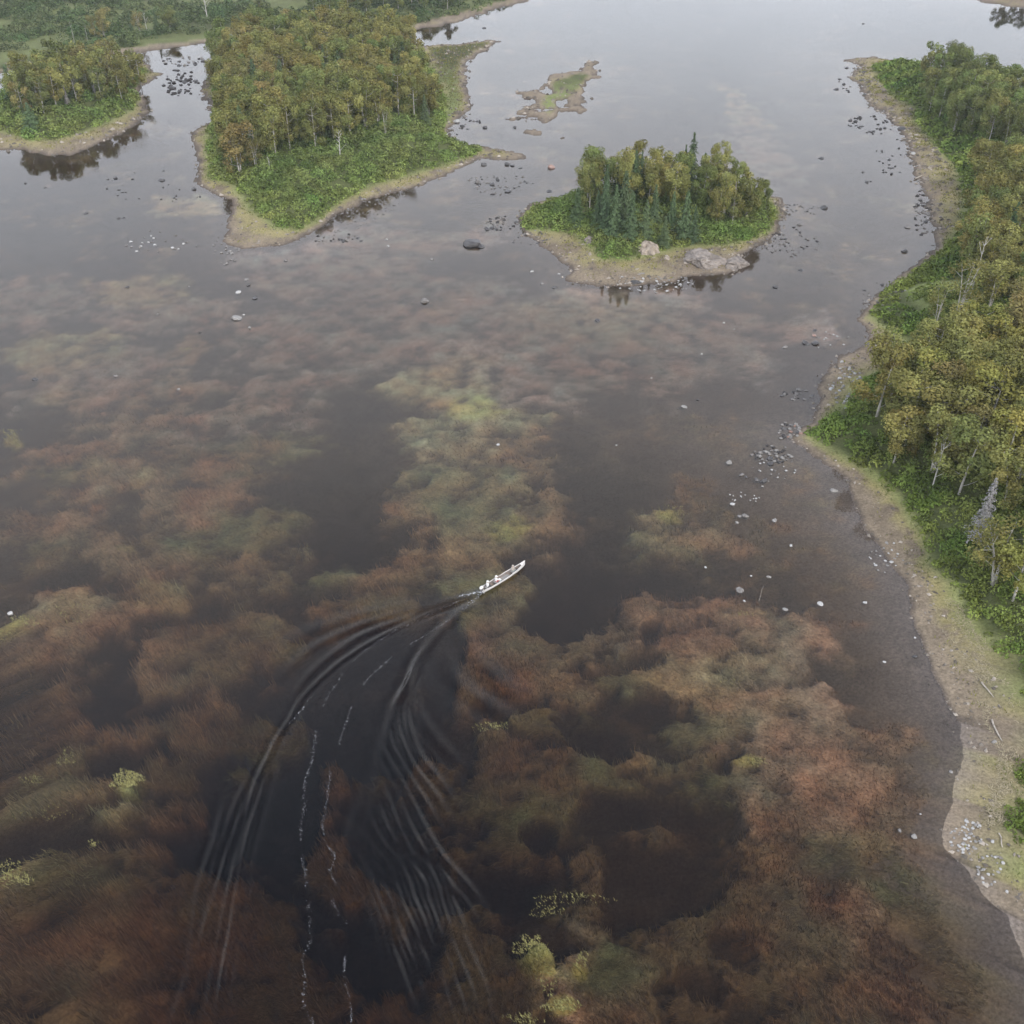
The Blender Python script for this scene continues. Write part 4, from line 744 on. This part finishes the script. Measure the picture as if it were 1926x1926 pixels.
CLUS = [(940,345,60,22,22,(3,8),'dg','small dark rock in the gap between large and small island'),
 (945,420,30,14,16,(4,10),'dg','rock in the stone trail left of the small island'),
 (1000,450,40,14,10,(3,7),'dg','small rock along the left shore of the small island'),
 (1230,535,75,18,26,(3,7),'wp','small white stone in the dark reflections below the small island'),
 (1490,455,55,28,22,(3,9),'dg','small rock in the rapids right of the small island'),
 (1505,395,45,14,10,(3,6),'dg','small dark rock right of the small island by its far corner'),
 (1735,400,16,45,24,(4,10),'dg','dark rock lining the shallows of the right bay'),
 (1660,560,40,30,18,(4,9),'dgp','rock on the stony corner above the gravel notch'),
 (1640,235,45,22,14,(4,9),'d','dark rock strewn off the far right gravel point'),
 (1650,300,60,50,10,(4,8),'d','dark rock in the shallows of the far right channel'),
 (1600,150,30,24,8,(4,9),'dg','rock around the gravel tip of the far right point'),
 (1480,810,30,16,14,(6,12),'gpdr','pale rock at the outermost end of the rocky spit'),
 (1452,855,38,18,18,(5,12),'gdp','pale rock in the loose field below the rocky spit'),
 (1500,742,32,10,8,(6,10),'gd','grey rock in the short line above the rocky spit'),
 (1455,880,45,26,14,(3,6),'gw','small white stone among the rocks below the spit'),
 (1400,935,30,12,6,(3,5),'w','tiny white stone around the white rock off the spit'),
 (1560,640,40,16,8,(3,6),'wg','small stone near the two dark boulders'),
 (340,155,34,26,26,(4,10),'d','dark rock in the riffles of the left channel'),
 (345,115,40,10,12,(4,9),'dp','rock on the bar across the left channel'),
 (300,350,110,30,12,(3,6),'d','small dark rock scattered off the mouth of the left channel'),
 (300,455,80,22,12,(4,8),'gw','stone in the shallows left of the large island tip'),
 (430,470,30,30,10,(4,8),'gp','stone on the submerged tip of the large island'),
 (690,395,75,28,30,(3,7),'gp','stone along the dark shaded shore of the large island'),
 (640,448,60,10,8,(5,10),'dg','dark rock in the rapids below the large island shore'),
 (870,235,40,22,12,(4,8),'dg','small rock along the narrow channel right of the large island'),
 (1660,1050,40,30,10,(4,8),'wp','white stone on the wet edge of the near gravel bank'),
 (1815,1575,30,35,22,(4,9),'pw','pale stone on the stony lobe of the near gravel bank'),
 (1860,1640,30,30,10,(5,9),'pw','pale stone below the stony lobe, near gravel bank'),
 (1590,730,30,50,20,(5,10),'pw','pale stone on the gravel beach above the spit')]
for (u, v, ru, rv, k, (a0, a1), tn, lb) in CLUS:
    cr = []
    for i in range(int(k * 2.5)):
        th = random.uniform(0, 6.28); r = math.sqrt(random.random()); slope = (-.45 if lb.startswith('stone along the dark shaded') else 0)
        du = ru * r * math.cos(th)
        cr.append((random.uniform(a0, a1) * random.uniform(.8, 1.15), u + du, v + rv * r * math.sin(th) + slope * du, random.choice(tn)))
    cr.sort(reverse=True); top = sorted(cr[:7], key=lambda q: q[1]); small += cr[7:]; where = lb[lb.index(' ', lb.index('rock') if 'rock' in lb and 'stone' not in lb.split('rock')[0] else lb.index('stone')) + 1:]
    for i, (w_, uu, v2, t_) in enumerate(top): rock(uu, v2, w_, t_, f"{CN[t_]} rock, {word(i)} from the left, {where}", 'rocks ' + where)
# the smallest stones of the same scatters
V_ = []; F_ = []; C_ = []; o0 = 0
RC = dict(d=(.075, .07, .068), g=(.2, .185, .17), p=(.27, .255, .235), w=(.44, .43, .41), r=(.33, .22, .18))
for w_, uu, v2, t_ in small:
    me = random.choice(ROCKLO); co = np.array([v.co[:] for v in me.verts]); ff = np.array([[v.index for v in f_.verts] for f_ in me.faces]); x, y = P(uu, v2); s_ = w_ * mpp(uu, v2) / 2; a0 = random.uniform(0, 6.28)
    M = np.array([[math.cos(a0), -math.sin(a0), 0], [math.sin(a0), math.cos(a0), 0], [0, 0, 1]]); V_.append(co @ M.T * s_ + (x, y, max(zat(x, y), -.02) + .03)); F_.append(ff + o0); o0 += len(co); C_.append(np.tile(RC[t_], (len(co), 1)))
so = link('small_stones', mesh_np('small_stones', np.concatenate(V_), np.concatenate(F_), attr_mat('stone', 0, False), np.concatenate(C_), smooth=False), kind='stuff'); tag(so, 'smaller stones scattered between the rocks in the river shallows', 'stones')
print('rocks', used_rock)
# pebbles strewn over the gravel and the shallows: past counting
px_ = []
for reg, dens in (('right_bank', 2.6), ('small_island', 2.2), ('large_island', 1.0), ('left_island', .8), ('shoal', .5)):
    pw = LW[reg]; x0, y0 = pw.min(0) - 4; x1, y1 = pw.max(0) + 4; x1 = min(x1, 120); y1 = min(y1, 480); y0 = max(y0, 40); x0 = max(x0, -200); n_ = int((x1 - x0) * (y1 - y0) * dens)
    px_.append(np.stack([RNG.uniform(x0, x1, n_), RNG.uniform(y0, y1, n_)], 1))
px_ = np.concatenate(px_); x, y = px_.T; dz = y * CT + CAMH * ST; u = 963 + FPX * x / dz; v_ = 963 - FPX * (y * ST - CAMH * CT) / dz; ok = (u > -10) & (u < 1940) & (v_ > 20) & (v_ < 1940); px_ = px_[ok]
f_ = field(px_[:, 0], px_[:, 1]); pd = ss(-1.5, .3, f_['d']) * (f_['s'] < -1) * (.25 + .75 * ss(.45, .6, fbm(px_[:, 0], px_[:, 1], 5, 3, 611))) * np.where(f_['d'] > 3, .6, 1.0)
ok = RNG.random(len(pd)) < pd * .8; px_ = px_[ok]; pz = np.maximum(f_['z'][ok], -.06); print('pebbles', len(px_))
px_ = px_[:26000]; pz = pz[:26000]
oct_v = np.array([(1,0,0),(0,1,0),(-1,0,0),(0,-1,0),(0,0,.7),(0,0,-.7)], float); oct_f = np.array([(0,1,4),(1,2,4),(2,3,4),(3,0,4),(1,0,5),(2,1,5),(3,2,5),(0,3,5)])
N = len(px_); sz = (RNG.random(N) ** 3 * .30 + .07) * np.clip(np.hypot(px_[:, 1], CAMH) / 160, .8, 2); an = RNG.random(N) * 6.28
sv = oct_v[None] * (1 + .35 * RNG.normal(size=(N, 6, 1))) * sz[:, None, None]; ca, sa = np.cos(an)[:, None], np.sin(an)[:, None]
vv = np.stack([sv[..., 0] * ca - sv[..., 1] * sa + px_[:, 0:1], sv[..., 0] * sa + sv[..., 1] * ca + px_[:, 1:2], sv[..., 2] + pz[:, None]], -1).reshape(-1, 3)
pf = (oct_f[None] + 6 * np.arange(N)[:, None, None]).reshape(-1, 3); tone = (.12 + .28 * RNG.random((N, 1)) ** 2.5) * np.array((1.12, .98, .82)); pc = np.repeat(tone, 6, 0)
o_ = link('pebbles', mesh_np('pebbles', vv, pf, attr_mat('pebble', 0, False), pc, smooth=False), kind='stuff'); tag(o_, 'loose pebbles and cobbles strewn over gravel banks and shallows', 'pebbles')

# bedrock outcrops on the small island
def outcrop(u, v, wpx, dpx, h, m, label, seed, rz=0):
    bm = bmesh.new(); bmesh.ops.create_icosphere(bm, subdivisions=5, radius=1); x, y = P(u, v, .4); mm = mpp(u, v); rnd = random.Random(seed)
    ph = [Vector((rnd.uniform(-1, 1), rnd.uniform(-1, 1), rnd.uniform(.1, 1))).normalized() for _ in range(16)]; dd = [rnd.uniform(.6, .92) for _ in ph]
    co = np.array([v_.co[:] for v_ in bm.verts]); nn = fbm(co[:, 0] * 3 + co[:, 2] * 2 + seed, co[:, 1] * 3 + seed, 1.0, 4, seed) - .5; n2 = fbm(co[:, 0] * 9 + seed, co[:, 1] * 9 + co[:, 2] * 5, 1.0, 3, seed + 4) - .5
    crk = np.abs(np.sin(co[:, 0] * 7 + co[:, 1] * 3 + nn * 6)) < .12
    for i, v_ in enumerate(bm.verts):
        n0 = v_.co.normalized()
        for p, q_ in zip(ph, dd):
            e = v_.co.dot(p)
            if e > q_: v_.co -= p * (e - q_)
        v_.co += n0 * (nn[i] * .45 + n2[i] * .16 - (.05 if crk[i] else 0))
    me = bpy.data.meshes.new('outcrop'); bm.to_mesh(me); bm.free(); me.materials.append(m); o_ = link('rock_outcrop', me)
    o_.location = (x, y, max(.2, zat(x, y) - .25)); o_.scale = (wpx * mm / 2, dpx * mm / 2 / .5, h); o_.rotation_euler = (0, 0, rz); return tag(o_, label, 'rock')
beige = simple_mat('bedrock_beige', (.36, .30, .24), .85, .4, 2.5, .9); greyb = simple_mat('bedrock_grey', (.25, .215, .185), .85, .45, 3.0, 1.0)
outcrop(1322,492,106,42,2.7,greyb,'largest grey-brown bedrock hump at the front of the small island',11,-.1)
outcrop(1382,496,54,28,1.4,greyb,'low pale bedrock ledge running into the water right of the large hump',12,.3)
outcrop(1217,474,50,26,2.5,beige,'pale beige rock face under the spruces of the small island',13,.4)
outcrop(1110,455,28,16,1.0,greyb,'small grey rock left of the beige face on the small island',14)
outcrop(1254,488,18,10,.7,beige,'small beige boulder between the two bedrock humps',15)
outcrop(1195,528,24,8,.35,rock_dark,'flat dark rock slab at the lower waterline of the small island',16)

# driftwood
wood = simple_mat('driftwood', (.42, .37, .31), .9, .25, 3, .3)
def log(u1, v1, u2, v2, r, label):
    a1, a2 = P(u1, v1), P(u2, v2); pts = [(*(a1 * (1 - t) + a2 * t), 0) for t in np.linspace(0, 1, 5)]; pts = [np.array((p[0] + random.uniform(-.08, .08), p[1] + random.uniform(-.1, .1), max(zat(p[0], p[1]), 0) + r)) for p in pts]
    v, f_ = tube(pts, [r, r * .95, r * .85, r * .7, r * .4], 7); o_ = link('driftwood_log', mesh_np('log', v, f_, wood)); tag(o_, label, 'driftwood')
log(1646,653,1647,682,.22,'pale drift log lying across the gravel notch on the right bank')
log(1720,338,1733,333,.22,'bleached drift log on the shore of the far right bay')
log(1600,1162,1640,1140,.10,'thin branch lying under water off the near bank') if False else None
log(1842,1290,1866,1318,.09,'thin drift stick on the upper straw patch of the near bank')
log(1862,1360,1882,1400,.10,'crossed drift stick among the straw of the near bank')
log(1878,1575,1882,1600,.07,'short upright-looking stick by the green bush on the near bank')
log(1856,1100,1868,1122,.16,'broken white limb in the shrubs below the leaning ochre birch')
log(1428,1132,1436,1100,.02,'thin pole standing out of the shallow water by the round grey rock')
# straw litter on the near bank
N = 5200; uu = 1850 + 45 * RNG.normal(size=N) * .7; v2 = RNG.uniform(1130, 1560, N); uu = uu + (v2 - 1350) * .12; XY = np.array([P(a1, b1) for a1, b1 in zip(uu, v2)]); f_ = field(XY[:, 0], XY[:, 1]); ok = (f_['d'] > 3) & (f_['s'] < 0) & (fbm(XY[:, 0], XY[:, 1], 3, 3, 15) > .46); XY = XY[ok]; z0 = f_['z'][ok]; N = len(XY)
an = RNG.random(N) * 6.28; ln = RNG.uniform(.25, .8, N); dxy = np.stack([np.cos(an), np.sin(an)], -1) * ln[:, None]; pxy = np.stack([-np.sin(an), np.cos(an)], -1) * .028
v = np.stack([np.c_[XY - pxy, z0 + .03], np.c_[XY + pxy, z0 + .03], np.c_[XY + dxy, z0 + RNG.uniform(.05, .16, N)]], 1).reshape(-1, 3); cc = np.repeat(np.array((.50, .43, .29)) * (.5 + .6 * RNG.random((N, 1))), 3, 0)
o_ = link('straw_litter', mesh_np('straw_litter', v, np.arange(3 * N).reshape(-1, 3), attr_mat('straw', .1, False), cc), kind='stuff'); tag(o_, 'dry straw and reed litter on the near gravel bank', 'straw')

# ------------------------------------------------------------------ foam
foam_m = simple_mat('foam', (.75, .76, .78), .6, .1, 9)
def foam(name, label, pts, per_m, spread, size, z=.05):
    L = smooth_line(pts, 60); V = []; F = []; 
    seg = np.linalg.norm(np.diff(L, axis=0), axis=1); tot = seg.sum(); cum = np.concatenate([[0], np.cumsum(seg)]); n_ = int(tot * per_m); t = RNG.random(n_) * tot
    gate = fbm(t, t * 0 + len(label), 3.5, 3, 71); t = t[gate > .36]
    xs = np.interp(t, cum, L[:, 0]) + RNG.normal(0, spread, len(t)) + .45 * (fbm(t, t * 0, 2.4, 3, 5) - .5); ys = np.interp(t, cum, L[:, 1]) + RNG.normal(0, spread, len(t)); 
    for x_, y_ in zip(xs, ys):
        s = size * random.uniform(.4, 1.4); o0 = len(V); a0 = random.uniform(0, 6); e = random.uniform(1, 2)
        for k in range(5): V.append((x_ + s * e * math.cos(a0 + k * 1.257) * random.uniform(.7, 1.2), y_ + s * math.sin(a0 + k * 1.257) * random.uniform(.7, 1.2), z))
        V.append((x_, y_, z + s * .5)); F += [(o0 + k, o0 + (k + 1) % 5, o0 + 5) for k in range(5)]
    o_ = link(name, mesh_np(name, V, F, foam_m), kind='stuff'); tag(o_, label, 'foam')
foam('foam_trail', 'left thread of white bubbles in the canoe wake', [(868,1128),(800,1160),(740,1190),(690,1222),(650,1262),(612,1325),(596,1370),(590,1420),(575,1470),(568,1560),(574,1640),(580,1720),(584,1770),(570,1800),(574,1850),(572,1890),(590,1926)], 13, .09, .015)
foam('foam_trail', 'right thread of white bubbles in the canoe wake', [(850,1162),(800,1195),(768,1215),(740,1236),(705,1265),(675,1300),(660,1335),(650,1370),(640,1400),(622,1440),(618,1495),(608,1545),(614,1590),(630,1612),(622,1640),(635,1670),(628,1700),(650,1735),(658,1775),(645,1805),(650,1850),(660,1890),(662,1926)], 14, .07, .015)
foam('foam_trail', 'thin white ripple edge on the left arm of the wake', [(585,1310),(562,1340),(545,1362)], 8, .05, .022)
foam('stern_wash', 'white wash fanning out behind the outboard motor', [(906,1113),(893,1116),(878,1119),(862,1122)], 26, .13, .03)
foam('stern_wash', 'lower white streak of wash behind the outboard motor', [(906,1114),(896,1124),(886,1133),(872,1146)], 16, .11, .028)

# ------------------------------------------------------------------ canoe
S0, S1 = P(908, 1113), P(987, 1064); dv = S1 - S0; LEN = float(np.hypot(*dv)); ang = math.atan2(dv[1], dv[0]); print('canoe', LEN)
canoe = empty('canoe', (*S0, 0), ang); tag(canoe, 'long white wooden canoe with an outboard motor heading up river', 'canoe')
hull_w = simple_mat('hull_white', (.78, .74, .70), .35, .06, 2); inner_m = simple_mat('canoe_inside', (.24, .21, .19), .7, .25, 3); wood2 = simple_mat('varnished_wood', (.30, .20, .12), .4, .2, 5); greyp = simple_mat('grey_board', (.38, .36, .34), .7, .15, 4)
def hullpt(s, a_, inset=0):
    """s 0..1 stern to bow, a -1..1 round the section"""
    wid = (.50 - inset) * (math.sin(math.pi * min(1, .16 + .84 * s * 1.0) ** 1.0) if s > .4 else (.33 + .67 * math.sin(math.pi * (.16 + .84 * .4)) * (s / .4) ** .6 if s < .4 else 1)) if False else 0
    w0 = .36 if s < 0 else None
    prof = np.interp(s, [0, .15, .35, .6, .8, .92, 1], [.34, .44, .50, .47, .33, .16, .015]); prof = max(prof - inset, .005)
    sheer = np.interp(s, [0, .2, .5, .8, .92, 1], [.42, .36, .34, .44, .58, .78]); keel = np.interp(s, [0, .2, .8, .95, 1], [-.10, -.14, -.14, -.05, .12]) + inset
    t = abs(a_); yy = math.copysign(prof * (t ** .55 if t > 0 else 0), a_); zz = keel + (sheer - keel) * t ** 2.2
    return (s * LEN, yy, zz)
def loft(inset, ns=28, na=13, smax=1.0):
    V = [hullpt(i / (ns - 1) * smax, -1 + 2 * j / (na - 1), inset) for i in range(ns) for j in range(na)]; F = []
    for i in range(ns - 1):
        for j in range(na - 1): a0 = i * na + j; F.append((a0, a0 + 1, a0 + na + 1, a0 + na))
    return V, F, na
V, F, na = loft(0); me = bpy.data.meshes.new('hull'); F.append(tuple(range(na))); me.from_pydata(V, [], F); me.materials.append(hull_w); [setattr(p, 'use_smooth', True) for p in me.polygons]; link('hull', me, canoe)
V, F, na = loft(.025, smax=.985); me = bpy.data.meshes.new('lining'); F.append(tuple(range(na))); me.from_pydata(V, [], F); me.materials.append(inner_m); [setattr(p, 'use_smooth', True) for p in me.polygons]; link('lining', me, canoe)
for sg in (-1, 1):
    pts = [np.array(hullpt(s, sg)) + (0, 0, .02) for s in np.linspace(0, 1, 24)]; v, f_ = tube(pts, [.042] * 24, 6); link('gunwale', mesh_np('gunwale', v, f_, hull_w), canoe)
def box(name, c, s, m, parent, rz=0, bev=.02):
    bm = bmesh.new(); bmesh.ops.create_cube(bm, size=1); bmesh.ops.scale(bm, vec=s, verts=bm.verts); bmesh.ops.bevel(bm, geom=bm.edges[:], offset=min(bev, min(s) * .3), segments=2, affect='EDGES'); me = bpy.data.meshes.new(name); bm.to_mesh(me); bm.free(); me.materials.append(m)
    o_ = link(name, me, parent); o_.location = c; o_.rotation_euler = (0, 0, rz); return o_
for s, w_ in ((.09, .70), (.30, .86), (.70, .72)): box('seat', (s * LEN, 0, .24), (.28, w_, .03), greyp, canoe)
for s, w_ in ((.2, .84), (.43, .94), (.60, .88), (.82, .52)): box('thwart', (s * LEN, 0, .33), (.07, w_, .03), wood2, canoe)
for k in range(5): box('floor_board', (.53 * LEN, -.28 + .14 * k, .03), (1.5, .12, .02), greyp, canoe)
V = [hullpt(.90, -1), hullpt(.95, -1), hullpt(1, 0), hullpt(.95, 1), hullpt(.90, 1)]; V[2] = (LEN, 0, .78); V = [(a0, b0 * .97, c0 + .015) for a0, b0, c0 in V]; V += [(a0, b0, c0 - .03) for a0, b0, c0 in V]
me = bpy.data.meshes.new('bow_deck'); me.from_pydata(V, [], [(0, 1, 2, 3, 4), (9, 8, 7, 6, 5)] + [(i, i + 5, (i + 1) % 5 + 5, (i + 1) % 5) for i in range(5)]); me.materials.append(hull_w); link('bow_deck', me, canoe)
box('transom', (-.02, 0, .15), (.05, .62, .48), hull_w, canoe)
# outboard motor, a part of the boat with pieces of its own
cream = simple_mat('cowling_cream', (.72, .70, .66), .35, .05, 3); dkm = simple_mat('motor_dark', (.06, .06, .065), .5, .1, 3)
mo = box('outboard_motor', (-.12, 0, .42), (.12, .16, .30), dkm, canoe)
bm = bmesh.new(); bmesh.ops.create_uvsphere(bm, u_segments=16, v_segments=10, radius=1)
for v in bm.verts: v.co = Vector((v.co.x * .30, v.co.y * .21, v.co.z * .22 + .33)); v.co.x += .05 * (v.co.z - .33)
me = bpy.data.meshes.new('cowling'); bm.to_mesh(me); bm.free(); me.materials.append(cream); [setattr(p, 'use_smooth', True) for p in me.polygons]; link('cowling', me, mo).location = (-.08, 0, 0)
box('drive_leg', (-.1, 0, -.35), (.10, .06, .5), dkm, mo); box('cavitation_plate', (-.15, 0, -.42), (.32, .2, .015), dkm, mo)
v, f_ = tube([(.05, 0, .14), (.35, .08, .16), (.62, .16, .2)], [.025, .02, .028], 8); link('tiller', mesh_np('tiller', v, f_, dkm), mo)

def cm(p):     # boat frame to world
    c, s = math.cos(ang), math.sin(ang); return Vector((S0[0] + c * p[0] - s * p[1], S0[1] + s * p[0] + c * p[1], p[2]))
skin = simple_mat('skin', (.48, .30, .21), .6, .08, 6)
def person(sx_, sy_, seatz, shirt, trousers, hatm, label, face=0.0, reach=None, lean=.08):
    """seated figure: local x forward; the body grows from one joint skeleton"""
    J = {}; E = []; R = {}
    def j(k, p, r, par=None):
        J[k] = p; R[k] = r
        if par: E.append((par, k))
    j('pel', (0, 0, .10), .155); j('waist', (lean * .3, 0, .28), .135, 'pel'); j('chest', (lean, 0, .48), .155, 'waist'); j('neck0', (lean + .01, 0, .62), .08, 'chest'); j('neck', (lean + .02, 0, .68), .055, 'neck0'); j('jaw', (lean + .045, 0, .76), .078, 'neck'); j('skull', (lean + .03, 0, .85), .092, 'jaw'); j('top', (lean + .02, 0, .90), .07, 'skull')
    for sg, S in ((1, 'l'), (-1, 'r')):
        j('sh' + S, (lean, sg * .17, .57), .068, 'chest'); hand = (reach or {}).get(S, (.36, sg * .20, .26)); el = (lean + (hand[0] - lean) * .35, sg * .27 if S not in (reach or {}) else (sg * .17 + hand[1]) / 2 + sg * .06, .34)
        j('el' + S, el, .046, 'sh' + S); wr = tuple(el[i] + (hand[i] - el[i]) * .82 for i in range(3)); j('wr' + S, wr, .03, 'el' + S); j('palm' + S, hand, .034, 'wr' + S)
        d = Vector(hand) - Vector(wr); d.normalize(); side = d.cross(Vector((0, 0, 1))).normalized()
        for q_, (of, lnn) in enumerate(((.033, .075), (.011, .085), (-.011, .08), (-.033, .062))):
            b0 = Vector(hand) + side * of + d * .035; m0 = b0 + d * lnn * .5 + Vector((0, 0, -.008)); t0 = m0 + d * lnn * .35 + Vector((0, 0, -.03)); j(f'f{q_}a' + S, tuple(b0), .011, 'palm' + S); j(f'f{q_}b' + S, tuple(m0), .0095, f'f{q_}a' + S); j(f'f{q_}c' + S, tuple(t0), .008, f'f{q_}b' + S)
        t0 = Vector(hand) + side * .05 * sg * -1; j('th' + S, tuple(t0), .012, 'palm' + S); j('tt' + S, tuple(t0 + d * .04 + Vector((0, 0, -.015))), .009, 'th' + S)
        j('hip' + S, (.06, sg * .10, .09), .095, 'pel'); j('kn' + S, (.46, sg * .15, .13), .062, 'hip' + S); j('an' + S, (.52, sg * .14, -.20), .042, 'kn' + S); j('to' + S, (.68, sg * .15, -.235), .036, 'an' + S)
    bm = bmesh.new(); sk = bm.verts.layers.skin.verify(); vs = {}
    for k, p in J.items(): v = bm.verts.new(p); v[sk].radius = (R[k], R[k]); v[sk].use_root = (k == 'pel'); vs[k] = v
    for a0, b0 in E: bm.edges.new((vs[a0], vs[b0]))
    me = bpy.data.meshes.new('person'); bm.to_mesh(me); bm.free(); tmp = bpy.data.objects.new('tmp', me); C.objects.link(tmp)
    m1 = tmp.modifiers.new('s', 'SKIN'); m1.use_smooth_shade = True; m2 = tmp.modifiers.new('u', 'SUBSURF'); m2.levels = 1; m2.render_levels = 1
    dg = bpy.context.evaluated_depsgraph_get(); ev = bpy.data.meshes.new_from_object(tmp.evaluated_get(dg)); bpy.data.objects.remove(tmp)
    ev.materials.clear(); [ev.materials.append(m) for m in (skin, shirt, trousers, dkm)]
    for p in ev.polygons:
        c = p.center; p.use_smooth = True
        if c.z > .655: p.material_index = 0
        elif abs(c.y) > .12 and c.x > lean + .12 and c.z > .19 : p.material_index = 0
        elif c.z > .20: p.material_index = 1
        elif c.z < -.17: p.material_index = 3
        else: p.material_index = 2
    o_ = link('person', ev); o_.location = cm((sx_, sy_, seatz)); o_.rotation_euler = (0, 0, ang + face); tag(o_, label, 'person')
    bm = bmesh.new(); bmesh.ops.create_uvsphere(bm, u_segments=14, v_segments=8, radius=.108); [bm.verts.remove(v) for v in bm.verts[:] if v.co.z < -.01]; ed = [e for e in bm.edges if e.is_boundary]; r_ = bmesh.ops.extrude_edge_only(bm, edges=ed); 
    for v in [g_ for g_ in r_['geom'] if isinstance(g_, bmesh.types.BMVert)]: v.co.x *= 1.55; v.co.y *= 1.45; v.co.z -= .02
    hm = bpy.data.meshes.new('hat'); bm.to_mesh(hm); bm.free(); hm.materials.append(hatm); h_ = link('hat', hm, o_); h_.location = (lean + .025, 0, .885)
    for nm_, p, s_, m in (('nose', (lean + .145, 0, .80), (.02, .014, .022), skin), ('eye', (lean + .118, .034, .825), (.008, .013, .008), dkm), ('eye', (lean + .118, -.034, .825), (.008, .013, .008), dkm), ('mouth', (lean + .125, 0, .755), (.006, .026, .006), simple_mat('lips', (.35, .14, .12), .5)), ('ear', (lean + .02, .10, .81), (.018, .01, .028), skin), ('ear', (lean + .02, -.10, .81), (.018, .01, .028), skin)):
        bm = bmesh.new(); bmesh.ops.create_uvsphere(bm, u_segments=8, v_segments=6, radius=1); em = bpy.data.meshes.new(nm_); bm.to_mesh(em); bm.free(); em.materials.append(m); e_ = link(nm_, em, o_); e_.location = p; e_.scale = s_
    return o_
cw = simple_mat('cloth_white', (.78, .76, .72), .9, .05); cb = simple_mat('cloth_beige', (.46, .40, .34), .9, .08); cr = simple_mat('cloth_red', (.42, .09, .08), .9, .1); cdk = simple_mat('cloth_dark', (.08, .08, .09), .9, .1); ct = simple_mat('cloth_grey_green', (.30, .36, .34), .9, .1)
person(.09 * LEN + .1, .02, .255, cw, cdk, cw, 'person in white shirt and cap steering at the stern of the canoe', reach={'r': (-.18, -.2, .32)})
person(.30 * LEN, 0, .255, cw, cr, cw, 'person in white shirt and red shorts seated in the middle of the canoe')
person(.70 * LEN, 0, .255, cb, ct, cb, 'person in beige seated toward the bow of the canoe', face=.25)
def top_box(name, p, s, m, label, cat, rz=0):
    o_ = box(name, cm(p), s, m, None, ang + rz, .04); tag(o_, label, cat); return o_
cool = top_box('cooler_box', (.385 * LEN, -.02, .17), (.42, .34, .30), simple_mat('cooler_pale', (.60, .68, .68), .4, .05), 'pale blue-white cooler in front of the middle passenger', 'cooler'); box('lid', (0, 0, .17), (.44, .36, .05), cw, cool)
bm = bmesh.new(); bmesh.ops.create_uvsphere(bm, u_segments=14, v_segments=10, radius=1)
for v in bm.verts: v.co = Vector((v.co.x * .30, v.co.y * .22, max(v.co.z, -.6) * .17)); v.co.z += .03 * math.sin(v.co.x * 20)
me = bpy.data.meshes.new('bag'); bm.to_mesh(me); bm.free(); me.materials.append(cdk); bag = link('dark_bag', me); bag.location = cm((.80 * LEN, 0, .12)); bag.rotation_euler = (0, 0, ang); tag(bag, 'dark round bag on the canoe floor in front of the bow passenger', 'bag')
v, f_ = tube([cm((.28 * LEN, .36, .30)), cm((.42 * LEN, .42, .42)), cm((.62 * LEN, .47, .52))], [.022, .015, .008], 6); rod = link('fishing_rod', mesh_np('rod', v, f_, wood2)); tag(rod, 'long pole resting along the left side of the canoe', 'fishing rod')

# ------------------------------------------------------------------ haze
bm = bmesh.new(); bmesh.ops.create_cube(bm, size=1); bmesh.ops.scale(bm, vec=(11000, 11000, 110), verts=bm.verts); bmesh.ops.translate(bm, vec=(0, 0, 43), verts=bm.verts)
me = bpy.data.meshes.new('haze'); bm.to_mesh(me); bm.free(); hm_, n, l = mat('haze'); o = n.new('ShaderNodeOutputMaterial'); pv = n.new('ShaderNodeVolumePrincipled')
pv.inputs['Color'].default_value = (.90, .93, .97, 1); pv.inputs['Density'].default_value = .00014; pv.inputs['Anisotropy'].default_value = .2; l.new(pv.outputs[0], o.inputs['Volume']); me.materials.append(hm_)
link('haze', me, kind='stuff')
